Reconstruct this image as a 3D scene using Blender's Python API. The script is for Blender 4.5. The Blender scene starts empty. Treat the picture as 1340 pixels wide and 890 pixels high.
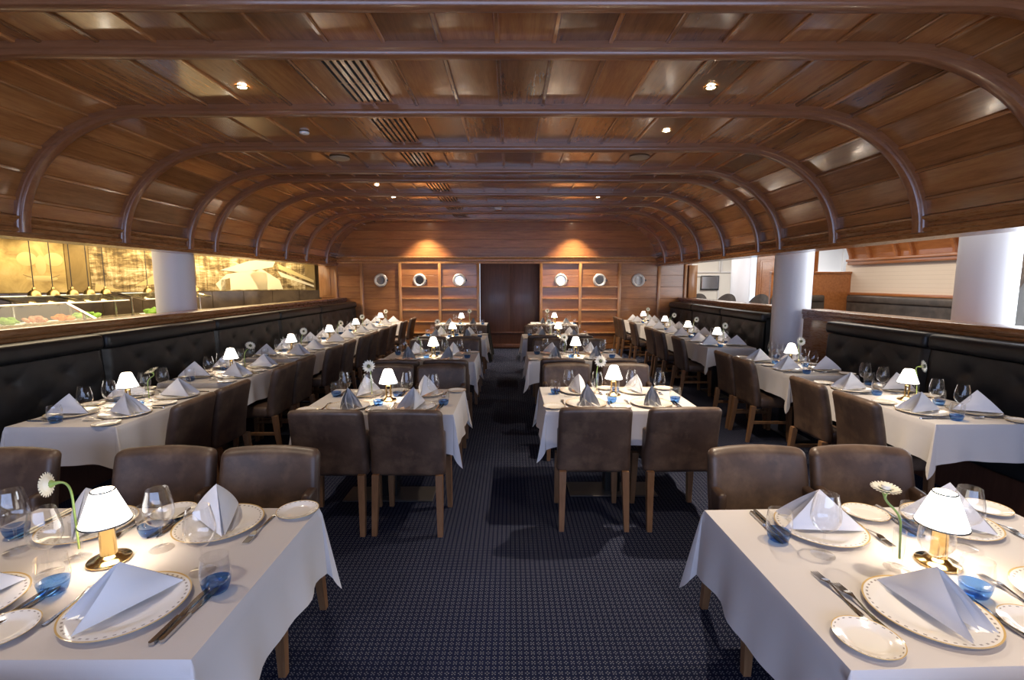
import bpy, bmesh, math, random
from mathutils import Vector, Matrix
random.seed(7)
S = bpy.context.scene
COL = S.collection
PI = math.pi
H = 1.65                      # eye height
# ------------------------------------------------------------------ node helpers
MATS = {}
class NT:
    def __init__(s, name):
        s.m = bpy.data.materials.new(name); s.m.use_nodes = True
        s.t = s.m.node_tree; s.t.nodes.clear()
        s.out = s.t.nodes.new('ShaderNodeOutputMaterial'); MATS[name] = s.m
    def n(s, typ, **kw):
        nd = s.t.nodes.new(typ)
        for k, v in kw.items():
            if k in ('ins',):
                for kk, vv in v.items(): s.put(nd, kk, vv)
            else: setattr(nd, k, v)
        return nd
    def put(s, nd, key, v):
        sock = nd.inputs[key]
        if isinstance(v, bpy.types.NodeSocket): s.t.links.new(v, sock)
        elif isinstance(v, bpy.types.Node): s.t.links.new(v.outputs[0], sock)
        else:
            if sock.type == 'RGBA' and len(v) == 3: v = (*v, 1)
            sock.default_value = v
    def math(s, op, a, b=0.0, c=0.0):
        nd = s.n('ShaderNodeMath', operation=op)
        s.put(nd, 0, a); s.put(nd, 1, b)
        if op in ('COMPARE', 'MULTIPLY_ADD'): s.put(nd, 2, c)
        return nd.outputs[0]
    def mix(s, f, a, b):
        nd = s.n('ShaderNodeMix', data_type='RGBA')
        s.put(nd, 0, f); s.put(nd, 6, a); s.put(nd, 7, b)
        return nd.outputs[2]
    def ramp(s, f, *stops):
        nd = s.n('ShaderNodeValToRGB'); e = nd.color_ramp.elements
        while len(e) < len(stops): e.new(0.5)
        for i, (p, c) in enumerate(stops):
            e[i].position = p; e[i].color = (*c, 1) if len(c) == 3 else c
        s.put(nd, 0, f); return nd.outputs[0]
    def coord(s, scale=(1, 1, 1), kind='Object'):
        tc = s.n('ShaderNodeTexCoord'); mp = s.n('ShaderNodeMapping')
        s.t.links.new(tc.outputs[kind], mp.inputs[0]); mp.inputs['Scale'].default_value = scale
        return mp.outputs[0]
    def noise(s, vec, scale=5, detail=4, rough=.55, dist=0):
        nd = s.n('ShaderNodeTexNoise'); s.put(nd, 'Vector', vec); s.put(nd, 'Scale', scale)
        s.put(nd, 'Detail', detail); s.put(nd, 'Roughness', rough); s.put(nd, 'Distortion', dist)
        return nd.outputs[0]
    def bsdf(s, color, rough=.5, metal=0, spec=.5, coat=0, coatr=.1, bump=None, bstr=.2, bdist=.01, **kw):
        p = s.n('ShaderNodeBsdfPrincipled')
        s.put(p, 'Base Color', color); s.put(p, 'Roughness', rough); s.put(p, 'Metallic', metal)
        s.put(p, 'Specular IOR Level', spec); s.put(p, 'Coat Weight', coat); s.put(p, 'Coat Roughness', coatr)
        for k, v in kw.items(): s.put(p, k, v)
        if bump is not None:
            b = s.n('ShaderNodeBump'); s.put(b, 'Height', bump); s.put(b, 'Strength', bstr); s.put(b, 'Distance', bdist)
            s.t.links.new(b.outputs[0], p.inputs['Normal'])
        return p
    def done(s, sh):
        s.t.links.new(sh.outputs[0], s.out.inputs[0]); return s.m

def simple(name, color, rough=.5, **kw):
    t = NT(name); return t.done(t.bsdf(color, rough, **kw))

def wood(name, c0, c1, c2, axis, rough=.25, coat=.4, island=.5):
    """Varnished wood with the grain along one axis; every board (mesh island) has its own tone."""
    t = NT(name)
    sc = {'x': (1.2, 14, 14), 'y': (14, 1.2, 14), 'z': (14, 14, 1.2)}[axis]
    v = t.coord(sc)
    g = t.n('ShaderNodeNewGeometry')
    off = t.n('ShaderNodeVectorMath', operation='ADD'); t.put(off, 0, v)
    r = g.outputs['Random Per Island']
    cmb = t.n('ShaderNodeCombineXYZ'); rr = t.math('MULTIPLY', r, 40.0)
    for i in range(3): t.put(cmb, i, rr)
    t.put(off, 1, cmb.outputs[0])
    n1 = t.noise(off.outputs[0], 1.6, 5, .6, .4)
    n2 = t.noise(off.outputs[0], 9, 3, .6)
    f = t.math('ADD', t.math('MULTIPLY', n1, .7), t.math('MULTIPLY', n2, .3))
    c = t.ramp(f, (.32, c0), (.5, c1), (.7, c2))
    tone = t.math('ADD', t.math('MULTIPLY', r, island), 1 - island * .55)
    hs = t.n('ShaderNodeHueSaturation'); t.put(hs, 'Color', c); t.put(hs, 'Value', tone)
    ro = t.math('ADD', t.math('MULTIPLY', n2, .12), rough - .06)
    return t.done(t.bsdf(hs.outputs[0], ro, spec=.5, coat=coat, coatr=.12, bump=n2, bstr=.04))

wood('ceiling_wood', (.26, .1, .03), (.37, .15, .046), (.47, .21, .07), 'y', .22, .9, .8)
wood('rib_wood', (.19, .07, .027), (.25, .096, .038), (.31, .128, .052), 'x', .3, .35, .2)
wood('beam_wood', (.19, .078, .026), (.3, .13, .044), (.4, .19, .07), 'y', .28, .4, .1)
wood('wall_wood', (.24, .088, .024), (.36, .142, .042), (.46, .2, .064), 'x', .33, .3, .3)
wood('post_wood', (.34, .145, .048), (.46, .215, .078), (.55, .28, .11), 'z', .33, .3, .1)
wood('door_wood', (.085, .034, .021), (.12, .05, .03), (.15, .066, .04), 'z', .42, .1, .1)
wood('leg_wood', (.13, .062, .026), (.2, .1, .045), (.26, .14, .065), 'z', .42, .1, .15)
wood('lounge_wood', (.25, .085, .025), (.36, .135, .042), (.45, .18, .06), 'y', .3, .35, .25)

def leather(name, c0, c1, rough, scale=6, wear=None):
    t = NT(name); v = t.coord()
    n = t.noise(v, scale, 5, .6); g = t.noise(v, 240, 2, .5)
    c = t.ramp(n, (.35, c0), (.68, c1))
    if wear:
        w = t.noise(v, 7, 5, .62, .1); k = t.ramp(w, (.46, (0, 0, 0)), (.78, (1, 1, 1)))
        c = t.mix(t.math('MULTIPLY', k, .6), c, wear)
    h = t.math('ADD', t.math('MULTIPLY', n, .6), t.math('MULTIPLY', g, .15))
    ro = t.math('ADD', t.math('MULTIPLY', n, .2), rough - .1)
    return t.done(t.bsdf(c, ro, spec=.45, bump=h, bstr=.18, bdist=.01))
leather('brown_leather', (.05, .028, .019), (.1, .06, .04), .44, 4, (.22, .14, .085))
leather('black_leather', (.012, .012, .012), (.022, .021, .021), .42, 7)
leather('grey_leather', (.05, .042, .038), (.085, .07, .06), .5, 4, (.15, .12, .1))

def carpet():
    t = NT('carpet_pile'); v = t.coord()
    cell = .0285
    sx = t.n('ShaderNodeSeparateXYZ'); t.put(sx, 0, v)
    x = t.math('DIVIDE', sx.outputs[0], cell); y = t.math('DIVIDE', sx.outputs[1], cell)
    fx = t.math('ABSOLUTE', t.math('SUBTRACT', t.math('FRACT', x), .5))
    fy = t.math('ABSOLUTE', t.math('SUBTRACT', t.math('FRACT', y), .5))
    par = t.math('MODULO', t.math('ADD', t.math('FLOOR', x), t.math('FLOOR', y)), 2.0)
    par = t.math('ABSOLUTE', par)
    hi = t.math('MAXIMUM', fx, fy); lo = t.math('MINIMUM', fx, fy)
    def dist(a, b, px, py):
        return t.math('SQRT', t.math('ADD', t.math('POWER', t.math('SUBTRACT', a, px), 2.0), t.math('POWER', t.math('SUBTRACT', b, py), 2.0)))
    d0 = dist(hi, lo, .25, .0); d1 = dist(hi, lo, .21, .21); d2 = dist(hi, lo, 0, 0)
    d1 = t.math('MINIMUM', d1, t.math('ADD', d2, .02))
    d = t.math('ADD', t.math('MULTIPLY', d0, t.math('SUBTRACT', 1.0, par)), t.math('MULTIPLY', d1, par))
    dot = t.math('LESS_THAN', d, .1)
    nz = t.noise(v, 300, 2); big = t.noise(v, .7, 3)
    base = t.mix(nz, (.004, .006, .018), (.01, .0125, .037))
    strip = t.math('GREATER_THAN', sx.outputs[0], -.02)
    base = t.mix(t.math('MULTIPLY', strip, .35), base, (.005, .007, .018))
    col = t.mix(t.math('MULTIPLY', dot, .85), base, (.14, .145, .18))
    hs = t.n('ShaderNodeHueSaturation'); t.put(hs, 'Color', col); t.put(hs, 'Value', t.math('ADD', t.math('MULTIPLY', big, .4), .8))
    return t.done(t.bsdf(hs.outputs[0], .95, spec=.1, bump=nz, bstr=.3, bdist=.004))
carpet()

def cloth(name, col, s=1):
    t = NT(name); v = t.coord()
    w = t.noise(v, 5, 3, .5, .5); f = t.noise(v, 500, 1)
    h = t.math('ADD', w, t.math('MULTIPLY', f, .05))
    return t.done(t.bsdf(col, .85, spec=.2, bump=h, bstr=.12 * s, bdist=.03))
cloth('white_cloth', (.58, .545, .53)); cloth('napkin_cloth', (.7, .69, .7), .6); cloth('black_cloth', (.01, .01, .011))
cloth('curtain_cloth', (.42, .34, .26))

def porcelain(name, R):
    t = NT(name); v = t.coord()
    sx = t.n('ShaderNodeSeparateXYZ'); t.put(sx, 0, v)
    r = t.math('SQRT', t.math('ADD', t.math('POWER', sx.outputs[0], 2.0), t.math('POWER', sx.outputs[1], 2.0)))
    edge = t.math('GREATER_THAN', r, R * .968)
    ang = t.math('ARCTAN2', sx.outputs[1], sx.outputs[0])
    k = 44 if R > .1 else 24
    fa = t.math('ABSOLUTE', t.math('SUBTRACT', t.math('FRACT', t.math('MULTIPLY', ang, k / (2 * PI))), .5))
    d = t.math('MULTIPLY', t.math('LESS_THAN', fa, .2), t.math('COMPARE', r, R * .91, R * .018))
    c = t.mix(edge, (.82, .78, .72), (.62, .43, .18))
    c = t.mix(t.math('MULTIPLY', d, .8), c, (.2, .16, .13))
    return t.done(t.bsdf(c, .12, spec=.5, coat=.5, coatr=.03))
porcelain('charger_porcelain', .15); porcelain('bread_plate_porcelain', .078)

def glass(name, tint, base=.04, pw=.75, rough=.02):
    t = NT(name)
    tr = t.n('ShaderNodeBsdfTransparent'); t.put(tr, 0, tint)
    gl = t.n('ShaderNodeBsdfGlossy'); t.put(gl, 'Roughness', rough); t.put(gl, 'Color', (1, 1, 1))
    lw = t.n('ShaderNodeLayerWeight'); t.put(lw, 'Blend', .25)
    f = t.math('ADD', t.math('MULTIPLY', t.math('POWER', lw.outputs['Facing'], 2.0), pw), base)
    f = t.math('MINIMUM', f, 1.0)
    mx = t.n('ShaderNodeMixShader'); t.put(mx, 0, f)
    t.t.links.new(tr.outputs[0], mx.inputs[1]); t.t.links.new(gl.outputs[0], mx.inputs[2])
    return t.done(mx)
glass('clear_glass', (.975, .975, .975), .035, 1.0); glass('blue_glass', (.27, .47, .76)); glass('pane_glass', (.98, .98, .98), .02, .4)
glass('guard_glass', (.9, .96, .93), .03, .25)
simple('brass', (.66, .46, .19), .17, metal=1)
simple('gilt', (.5, .36, .14), .3, metal=1)
simple('steel', (.55, .54, .53), .2, metal=1)
simple('dark_metal', (.05, .048, .045), .35, metal=.6)
simple('plinth_metal', (.1, .09, .085), .4, metal=.5)
simple('white_paint', (.78, .77, .77), .55)
simple('column_paint', (.74, .73, .76), .45)
simple('cream_paint', (.72, .66, .57), .6)
simple('soffit_paint', (.68, .64, .6), .6)
simple('stem_green', (.24, .34, .08), .5)
simple('petal_cream', (.85, .8, .66), .6)
simple('flower_heart', (.1, .1, .045), .8)
simple('white_plastic', (.8, .8, .78), .4)
simple('speaker_cover', (.42, .32, .22), .6)
simple('slot_dark', (.008, .006, .005), .8)
simple('stone_top', (.5, .4, .27), .15)
simple('lettuce', (.2, .38, .04), .6)
simple('carrot', (.75, .22, .03), .5)
simple('bread_crust', (.5, .27, .09), .7)
simple('ham_pink', (.62, .26, .17), .5)
simple('chrome_ring', (.85, .82, .78), .32, metal=.45)
simple('porthole_mirror', (.45, .45, .47), .08, metal=1)
simple('black_trim', (.012, .01, .01), .4)
def emit(name, col, st, base=None):
    t = NT(name); p = t.bsdf(base or col, .6)
    t.put(p, 'Emission Color', col); t.put(p, 'Emission Strength', st); return t.done(p)
emit('lamp_shade', (1, .93, .84), 1.7, (.9, .88, .85))
emit('downlight_lens', (1, .85, .62), 40)
emit('counter_light', (1, .95, .8), 6)
emit('heat_bulb', (1, .72, .3), 8)

def tiles():
    t = NT('taupe_tile'); v = t.coord((1, 1, 1), 'Object')
    n = t.noise(v, 1.5, 5, .6, 1)
    c = t.ramp(n, (.35, (.05, .034, .022)), (.65, (.11, .078, .05)))
    return t.done(t.bsdf(c, .2, spec=.5))
tiles()
def shiplap():
    t = NT('shiplap'); v = t.coord()
    sx = t.n('ShaderNodeSeparateXYZ'); t.put(sx, 0, v)
    g = t.math('LESS_THAN', t.math('FRACT', t.math('DIVIDE', sx.outputs[2], .085)), .06)
    n = t.noise(t.coord((2, 1, 30)), 4, 3)
    c = t.mix(n, (.7, .6, .49), (.76, .67, .56)); c = t.mix(t.math('MULTIPLY', g, .5), c, (.42, .34, .26))
    return t.done(t.bsdf(c, .6))
shiplap()
def mural(name, kind):
    t = NT(name); v = t.coord()
    n = t.noise(v, 2.0, 6, .62, .8)
    if kind == 'plain':
        c = t.ramp(n, (.32, (.3, .2, .07)), (.55, (.56, .4, .15)), (.75, (.72, .57, .28)))
    elif kind == 'dark':
        c = t.ramp(n, (.3, (.2, .13, .045)), (.7, (.32, .22, .08)))
    else:   # old sepia view: girders, roofs and a crowd of small lines
        n2 = t.noise(t.coord((1.2, 1, 3.5)), 3.2, 9, .74, 1.2)
        n3 = t.noise(t.coord((9, 1, .8)), 1.6, 3, .6, .3)
        n4 = t.noise(t.coord((.8, 1, 8)), 1.4, 3, .6, 1.0)
        f = t.math('ADD', t.math('MULTIPLY', n, .35), t.math('MULTIPLY', n2, .35)); f = t.math('ADD', f, t.math('ADD', t.math('MULTIPLY', n3, .22), t.math('MULTIPLY', n4, .22)))
        c = t.ramp(f, (.46, (.05, .033, .014)), (.54, (.2, .135, .055)), (.6, (.46, .34, .16)), (.68, (.85, .74, .48)))
    return t.done(t.bsdf(c, .5, spec=.3))
mural('mural_plain', 'plain'); mural('mural_dark', 'dark'); mural('mural_station', 'station')
simple('mural_face_tone', (.62, .47, .2), .6); simple('mural_bright', (.82, .72, .48), .6); simple('mural_shadow', (.3, .2, .075), .6)

# ------------------------------------------------------------------ mesh helpers
class MB:
    """Collects quads, boxes, tubes and turned shapes into one mesh."""
    def __init__(s): s.v = []; s.f = []; s.mi = []; s.k = 0
    def add(s, vs, fs):
        b = len(s.v); s.v += [tuple(p) for p in vs]; s.f += [tuple(b + i for i in f) for f in fs]; s.mi += [s.k] * len(fs); return s
    def box(s, x0, x1, y0, y1, z0, z1, M=None):
        vs = [Vector(p) for p in ((x0, y0, z0), (x1, y0, z0), (x1, y1, z0), (x0, y1, z0), (x0, y0, z1), (x1, y0, z1), (x1, y1, z1), (x0, y1, z1))]
        if M: vs = [M @ p for p in vs]
        return s.add(vs, [(3, 2, 1, 0), (4, 5, 6, 7), (0, 1, 5, 4), (1, 2, 6, 5), (2, 3, 7, 6), (3, 0, 4, 7)])
    def rbox(s, x0, x1, y0, y1, z0, z1, r=.01, seg=2, fn=None, cuts=0):
        bm = bmesh.new(); bmesh.ops.create_cube(bm, size=1)
        for v in bm.verts:
            v.co = Vector(((x0 + x1) / 2 + v.co.x * (x1 - x0), (y0 + y1) / 2 + v.co.y * (y1 - y0), (z0 + z1) / 2 + v.co.z * (z1 - z0)))
        bmesh.ops.bevel(bm, geom=bm.edges[:], offset=r, segments=seg, affect='EDGES', profile=.5)
        if cuts:
            for ax, lo, hi in ((0, x0, x1), (2, z0, z1)):
                for i in range(1, cuts + 1):
                    no = [0, 0, 0]; no[ax] = 1; co = [0, 0, 0]; co[ax] = lo + (hi - lo) * i / (cuts + 1)
                    bmesh.ops.bisect_plane(bm, geom=bm.verts[:] + bm.edges[:] + bm.faces[:], plane_co=co, plane_no=no)
        bm.verts.index_update()
        vs = [fn(v.co) if fn else v.co.copy() for v in bm.verts]
        fs = [[v.index for v in f.verts] for f in bm.faces]
        bm.free(); return s.add(vs, fs)
    def lathe(s, prof, n=16, M=None, close=False):
        vs = []; fs = []
        for r, z in prof:
            for i in range(n):
                a = 2 * PI * i / n; p = Vector((r * math.cos(a), r * math.sin(a), z)); vs.append(M @ p if M else p)
        for j in range(len(prof) - 1):
            for i in range(n):
                k = (i + 1) % n; fs.append((j * n + i, j * n + k, (j + 1) * n + k, (j + 1) * n + i))
        if prof[0][0] > 1e-4 and close: fs.append(tuple(range(n - 1, -1, -1)))
        if close and prof[-1][0] > 1e-4: fs.append(tuple((len(prof) - 1) * n + i for i in range(n)))
        return s.add(vs, fs)
    def tube(s, pts, r, n=8, cap=True):
        pts = [Vector(p) for p in pts]; rs = r if isinstance(r, (list, tuple)) else [r] * len(pts)
        vs = []; fs = []; prev = None
        for i, p in enumerate(pts):
            d = (pts[min(i + 1, len(pts) - 1)] - pts[max(i - 1, 0)]).normalized()
            up = prev if prev is not None else (Vector((0, 0, 1)) if abs(d.z) < .9 else Vector((1, 0, 0)))
            a = d.cross(up).normalized(); b = a.cross(d).normalized(); prev = b
            for k in range(n):
                t = 2 * PI * k / n; vs.append(p + (a * math.cos(t) + b * math.sin(t)) * rs[i])
        for i in range(len(pts) - 1):
            for k in range(n):
                q = (k + 1) % n; fs.append((i * n + k, i * n + q, (i + 1) * n + q, (i + 1) * n + k))
        if cap: fs += [tuple(range(n - 1, -1, -1)), tuple((len(pts) - 1) * n + k for k in range(n))]
        return s.add(vs, fs)
    def sweep(s, path, frames, prof, closed=True):
        """prof: (a,b) pairs placed at every path point along that point's frame (A,B)."""
        n = len(prof); vs = []; fs = []
        for p, (A, B) in zip(path, frames):
            for a, b in prof: vs.append(p + A * a + B * b)
        m = n if closed else n - 1
        for i in range(len(path) - 1):
            for k in range(m):
                q = (k + 1) % n; fs.append((i * n + k, i * n + q, (i + 1) * n + q, (i + 1) * n + k))
        if closed: fs += [tuple(range(n - 1, -1, -1)), tuple((len(path) - 1) * n + k for k in range(n))]
        return s.add(vs, fs)
    def grid(s, nu, nv, fn):
        vs = [fn(i / nu, j / nv) for j in range(nv + 1) for i in range(nu + 1)]
        fs = [(j * (nu + 1) + i, j * (nu + 1) + i + 1, (j + 1) * (nu + 1) + i + 1, (j + 1) * (nu + 1) + i) for j in range(nv) for i in range(nu)]
        return s.add(vs, fs)
    def mesh(s, name, mats, smooth=35, fix=True):
        me = bpy.data.meshes.new(name); me.from_pydata(s.v, [], s.f)
        if isinstance(mats, str): mats = [mats]
        for m in mats: me.materials.append(MATS[m])
        me.polygons.foreach_set('material_index', s.mi)
        if fix:
            bm = bmesh.new(); bm.from_mesh(me); bmesh.ops.recalc_face_normals(bm, faces=bm.faces[:]); bm.to_mesh(me); bm.free()
        if smooth:
            me.polygons.foreach_set('use_smooth', [True] * len(me.polygons)); me.set_sharp_from_angle(angle=math.radians(smooth))
        me.update(); return me
    def build(s, name, mats, parent=None, loc=(0, 0, 0), rz=0, smooth=35, fix=True):
        return link(name, s.mesh(name, mats, smooth, fix), parent, loc, rz)
def link(name, data, parent=None, loc=(0, 0, 0), rz=0):
    o = bpy.data.objects.new(name, data); COL.objects.link(o)
    o.parent = parent; o.location = loc; o.rotation_euler = (0, 0, rz); return o
def tag(o, label=None, cat=None, group=None, kind=None):
    for k, v in (('label', label), ('category', cat), ('group', group), ('kind', kind)):
        if v: o[k] = v
    return o
def thing(name, label, cat, loc=(0, 0, 0), rz=0, group=None):
    return tag(link(name, None, None, loc, rz), label, cat, group)
def struct(o, label=None): return tag(o, label, None, None, 'structure')
def dup(src, loc, rz, label, group=None):
    def rec(o, par):
        c = o.copy(); COL.objects.link(c); c.parent = par
        for ch in KIDS.get(o.name, []): rec(ch, c)
        return c
    r = rec(src, None); r.location = loc; r.rotation_euler = (0, 0, rz); r['label'] = label
    if group: r['group'] = group
    return r
KIDS = {}
def freeze(o):                       # remember a prototype's children once
    KIDS[o.name] = list(o.children)
    for c in o.children: KIDS[c.name] = list(c.children)
    return o
class Maker:
    """First call moves the prototype itself, later calls copy it with its parts."""
    def __init__(s, root): s.r = freeze(root); s.first = True
    def __call__(s, loc, rz, label, group=None):
        if s.first:
            s.first = False; s.r.location = loc; s.r.rotation_euler = (0, 0, rz); s.r['label'] = label
            if group: s.r['group'] = group
            return s.r
        return dup(s.r, loc, rz, label, group)
V = Vector

# ------------------------------------------------------------------ camera
cam = bpy.data.cameras.new('camera'); co = link('camera', cam); S.camera = co
cam.sensor_width = 36; cam.lens = 640 / 1340 * 36; cam.clip_start = .05
co.location = (0, 0, H); co.rotation_euler = (PI / 2 - math.atan(76 / 640), 0, math.radians(-.18))

# ------------------------------------------------------------------ room shell
XL, XR, YB, YF = -4.2, 4.2, 11.95, -2.4
VL, VR, ZS, ZC = -4.2, 3.55, 2.07, 3.1         # vault springing left / right, heights
AX, AZ = 1.2, ZC - ZS
m = MB(); m.box(-13, 12.6, YF, 18, -.1, 0); struct(m.build('floor', 'carpet_pile', smooth=0))

def vault_curve(n_arc=18, x0=VL, x1=VR, inset=0.0, zc=ZC, zs=ZS, ax=AX):
    pts = []
    for i in range(n_arc + 1):
        a = PI - PI / 2 * i / n_arc
        pts.append((x0 + ax + (ax - inset) * math.cos(a), zs + (zc - zs - inset) * math.sin(a)))
    for i in range(n_arc + 1):
        a = PI / 2 - PI / 2 * i / n_arc
        pts.append((x1 - ax + (ax - inset) * math.cos(a), zs + (zc - zs - inset) * math.sin(a)))
    return pts
# board edges along the section, measured outwards from the flat middle
def section_at(s):
    """point on the vault section at signed arc length s from x=-0.08"""
    fl, fr = VL + AX, VR - AX
    if fl <= -.08 + s <= fr: return (-.08 + s, ZC)
    left = s < 0
    rest = (fl - (-.08 + s)) if left else (-.08 + s - fr)
    d = 0; px, pz = (fl, ZC) if left else (fr, ZC)
    for i in range(1, 401):
        a = PI / 2 * i / 400
        x = (fl - AX * math.sin(a)) if left else (fr + AX * math.sin(a)); z = ZS + AZ * math.cos(a)
        e = math.hypot(x - px, z - pz)
        if d + e >= rest: return (px + (x - px) * (rest - d) / e, pz + (z - pz) * (rest - d) / e)
        d += e; px, pz = x, z
    return (px, pz)
RIBS = [-1.2, -.1, .98, 2.1, 2.66, 3.2, 4.27, 5.38, 6.45, 7.0, 8.12, 9.18, 10.1, 11.2]
left_s, right_s = (VL + AX) + .08, (VR - AX) + .08
ss = [left_s - .245 * k for k in range(9, 0, -1)] + [left_s] + [.345 * k for k in range(-8, 7)] + [right_s + .01] + [right_s + .245 * k for k in range(1, 10)]
edges = [section_at(q) for q in ss]
# drop duplicates at the springing
ed = []
for p in edges:
    if not ed or math.hypot(p[0] - ed[-1][0], p[1] - ed[-1][1]) > .05: ed.append(p)
edges = ed
m = MB(); ys = [YF] + RIBS + [YB]
def inner(p, q):
    d = V((q[0] - p[0], 0, q[1] - p[1])).normalized(); return V((d.z, 0, -d.x))
rnd = random.Random(3)
for a, b in zip(ys[:-1], ys[1:]):
    for p, q in zip(edges[:-1], edges[1:]):
        n = inner(p, q); t1, t2, t3 = (rnd.uniform(-.004, .004) for _ in range(3))
        P, Q = V((p[0], 0, p[1])), V((q[0], 0, q[1]))
        c = [P - n * t1, Q + n * t1, Q + n * (t1 + t2), P + n * (t2 - t1)]
        for k, y in enumerate((a, a, b, b)): c[k] = c[k] + V((0, y, 0))
        m.add(c, [(0, 1, 2, 3)])
# battens that cover the board joints
for i, p in enumerate(edges[1:-1], 1):
    t = (V((edges[i + 1][0], 0, edges[i + 1][1])) - V((edges[i - 1][0], 0, edges[i - 1][1]))).normalized(); n = V((t.z, 0, -t.x))
    for a, b in zip(ys[:-1], ys[1:]):
        P = V((p[0], 0, p[1])); w, h = .016, .017
        prof = [P - t * w + n * -.01, P - t * w + n * h * .6, P - t * w * .6 + n * h, P + t * w * .6 + n * h, P + t * w + n * h * .6, P + t * w + n * -.01]
        y0, y1 = V((0, a, 0)), V((0, b, 0)); k = len(prof)
        m.add([v + y0 for v in prof] + [v + y1 for v in prof], [(j, j + 1, k + j + 1, k + j) for j in range(k - 1)])
# closed shell behind the boards
shell = vault_curve(12, inset=-.06)
m.k = 1
m.add([V((x, y, z)) for y in (YF, YB + .05) for x, z in shell], [(j, j + 1, len(shell) + j + 1, len(shell) + j) for j in range(len(shell) - 1)])
ceiling = struct(m.build('ceiling', ['ceiling_wood', 'slot_dark'], smooth=0, fix=False))
# ribs
base = vault_curve(20)
def rib(y):
    m = MB(); path = []; fr = []
    for i, (x, z) in enumerate(base):
        a = base[max(i - 1, 0)]; b = base[min(i + 1, len(base) - 1)]
        n = inner(a, b); path.append(V((x, y, z))); fr.append((V((0, 1, 0)), n))
    prof = [(-.052, -.02), (-.052, .04), (-.044, .05), (-.044, .062), (-.036, .076), (-.018, .083), (.018, .083), (.036, .076), (.044, .062), (.044, .05), (.052, .04), (.052, -.02)]
    m.sweep(path, fr, prof)
    return m.build('rib', 'rib_wood', ceiling)
for y in RIBS[1:]: rib(y)

# headers (moulded beams over the openings)
def header(name, x, side):
    prof = [(0, 2.03), (.0, 2.065), (.03, 2.075), (.03, 2.105), (.0, 2.12), (-.004, 2.15), (.02, 2.165), (.045, 2.185), (.05, 2.2), (.0, 2.22), (-.12, 2.22), (-.12, 3.3), (-.3, 3.3), (-.3, 2.03)]
    m = MB(); path = [V((x, YF, 0)), V((x, YB, 0))]
    m.sweep(path, [(V((-side, 0, 0)), V((0, 0, 1)))] * 2, prof)
    return struct(m.build(name, 'beam_wood', smooth=25))
header('trim_1', VL + .02, -1); header('trim_2', VR - .02, 1)

# parapets with wooden caps
def parapet(name, x, side, y0, y1):
    m = MB(); a, b = sorted((x, x + side * .16)); m.box(a, b, y0, y1, 0, 1.2)
    m.rbox(min(x - side * .035, x + side * .25), max(x - side * .035, x + side * .25), y0, y1, 1.2, 1.275, .012)
    m.rbox(min(x - side * .018, x), max(x - side * .018, x), y0, y1, 1.14, 1.2, .004)
    return struct(m.build(name, 'beam_wood'))
parapet('wall_buffet_side', -4.02, -1, YF, YB)
parapet('wall_window_side', 4.12, 1, YF, 6.85); parapet('wall_window_side_far', 4.12, 1, 7.42, YB)

# back wall: boards, posts, mouldings, door recess
bw = link('wall_back', None); struct(bw)
m = MB(); m.box(-4.6, -.75, YB + .02, YB + .12, 0, 3.3); m.box(.72, 4.4, YB + .02, YB + .12, 0, 3.3); m.box(-.75, .72, YB + .02, YB + .12, 2.1, 3.3)
zs = [.02, .14, .41, .68, .965, 1.245, 1.53, 1.81, 2.09]
posts = [-4.22, -3.6, -2.67, -1.71, -.78, .74, 1.69, 2.64, 3.6, 4.24]
for a, b in zip(posts[:-1], posts[1:]):
    if a == -.78: continue
    for c, d in zip(zs[:-1], zs[1:]): m.rbox(a + .01, b - .01, YB, YB + .03, c + .004, d - .004, .004, 1)
m.build('boarding', 'wall_wood', bw, smooth=0)
for x in posts:
    m = MB(); m.rbox(x - .035, x + .035, YB - .055, YB + .02, 0, 2.1, .012); m.build('post', 'post_wood', bw)
for a, b in ((-2.67, -1.71), (-1.71, -.78), (.74, 1.69), (1.69, 2.64)):
    for z in (1.53, 1.245, .965, .68, .41):
        m = MB(); m.rbox(a + .036, b - .036, YB - .045, YB + .02, z - .018, z + .018, .006); m.build('rail', 'post_wood', bw)
# cornice across the back wall
m = MB(); prof = [(0, 2.09), (.05, 2.09), (.055, 2.13), (.03, 2.15), (.03, 2.19), (.07, 2.21), (.09, 2.235), (.09, 2.26), (.0, 2.27)]
m.sweep([V((-4.2, YB, 0)), V((4.2, YB, 0))], [(V((0, -1, 0)), V((0, 0, 1)))] * 2, prof); m.build('cornice', 'post_wood', bw, smooth=25)
# boards of the lunette
m = MB(); z = 2.27; i = 0
while z < 3.1:
    m.rbox(-4.19, 3.54, YB, YB + .03, z + .003, min(z + .2, 3.13) - .003, .004, 1); z += .2
m.build('lunette_boarding', 'wall_wood', bw, smooth=0)
d = link('door_1', None, None, (-.015, YB + .16, 0)); struct(d)
for s in (-1, 1):
    m = MB(); m.rbox(min(0, s * .73), max(0, s * .73), -.02, .03, .0, 2.1, .004); m.build('leaf', 'door_wood', d)
m = MB(); m.rbox(-.74, .74, -.05, -.025, .02, .12, .004); m.rbox(-.74, .74, -.05, -.025, .38, .42, .004); m.build('kick_rail', 'door_wood', d)
# jamb at the end of the buffet side opening
m = MB(); m.rbox(-4.62, -4.24, YB - .06, YB + .02, 1.275, 2.03, .01); m.rbox(-4.5, -4.34, YB - .08, YB - .05, 1.33, 1.98, .01); struct(m.build('trim_3', 'post_wood'))
m = MB(); m.rbox(4.3, 4.5, YB - .1, YB + .02, 1.275, 2.05, .01); struct(m.build('trim_4', 'post_wood'))
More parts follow.
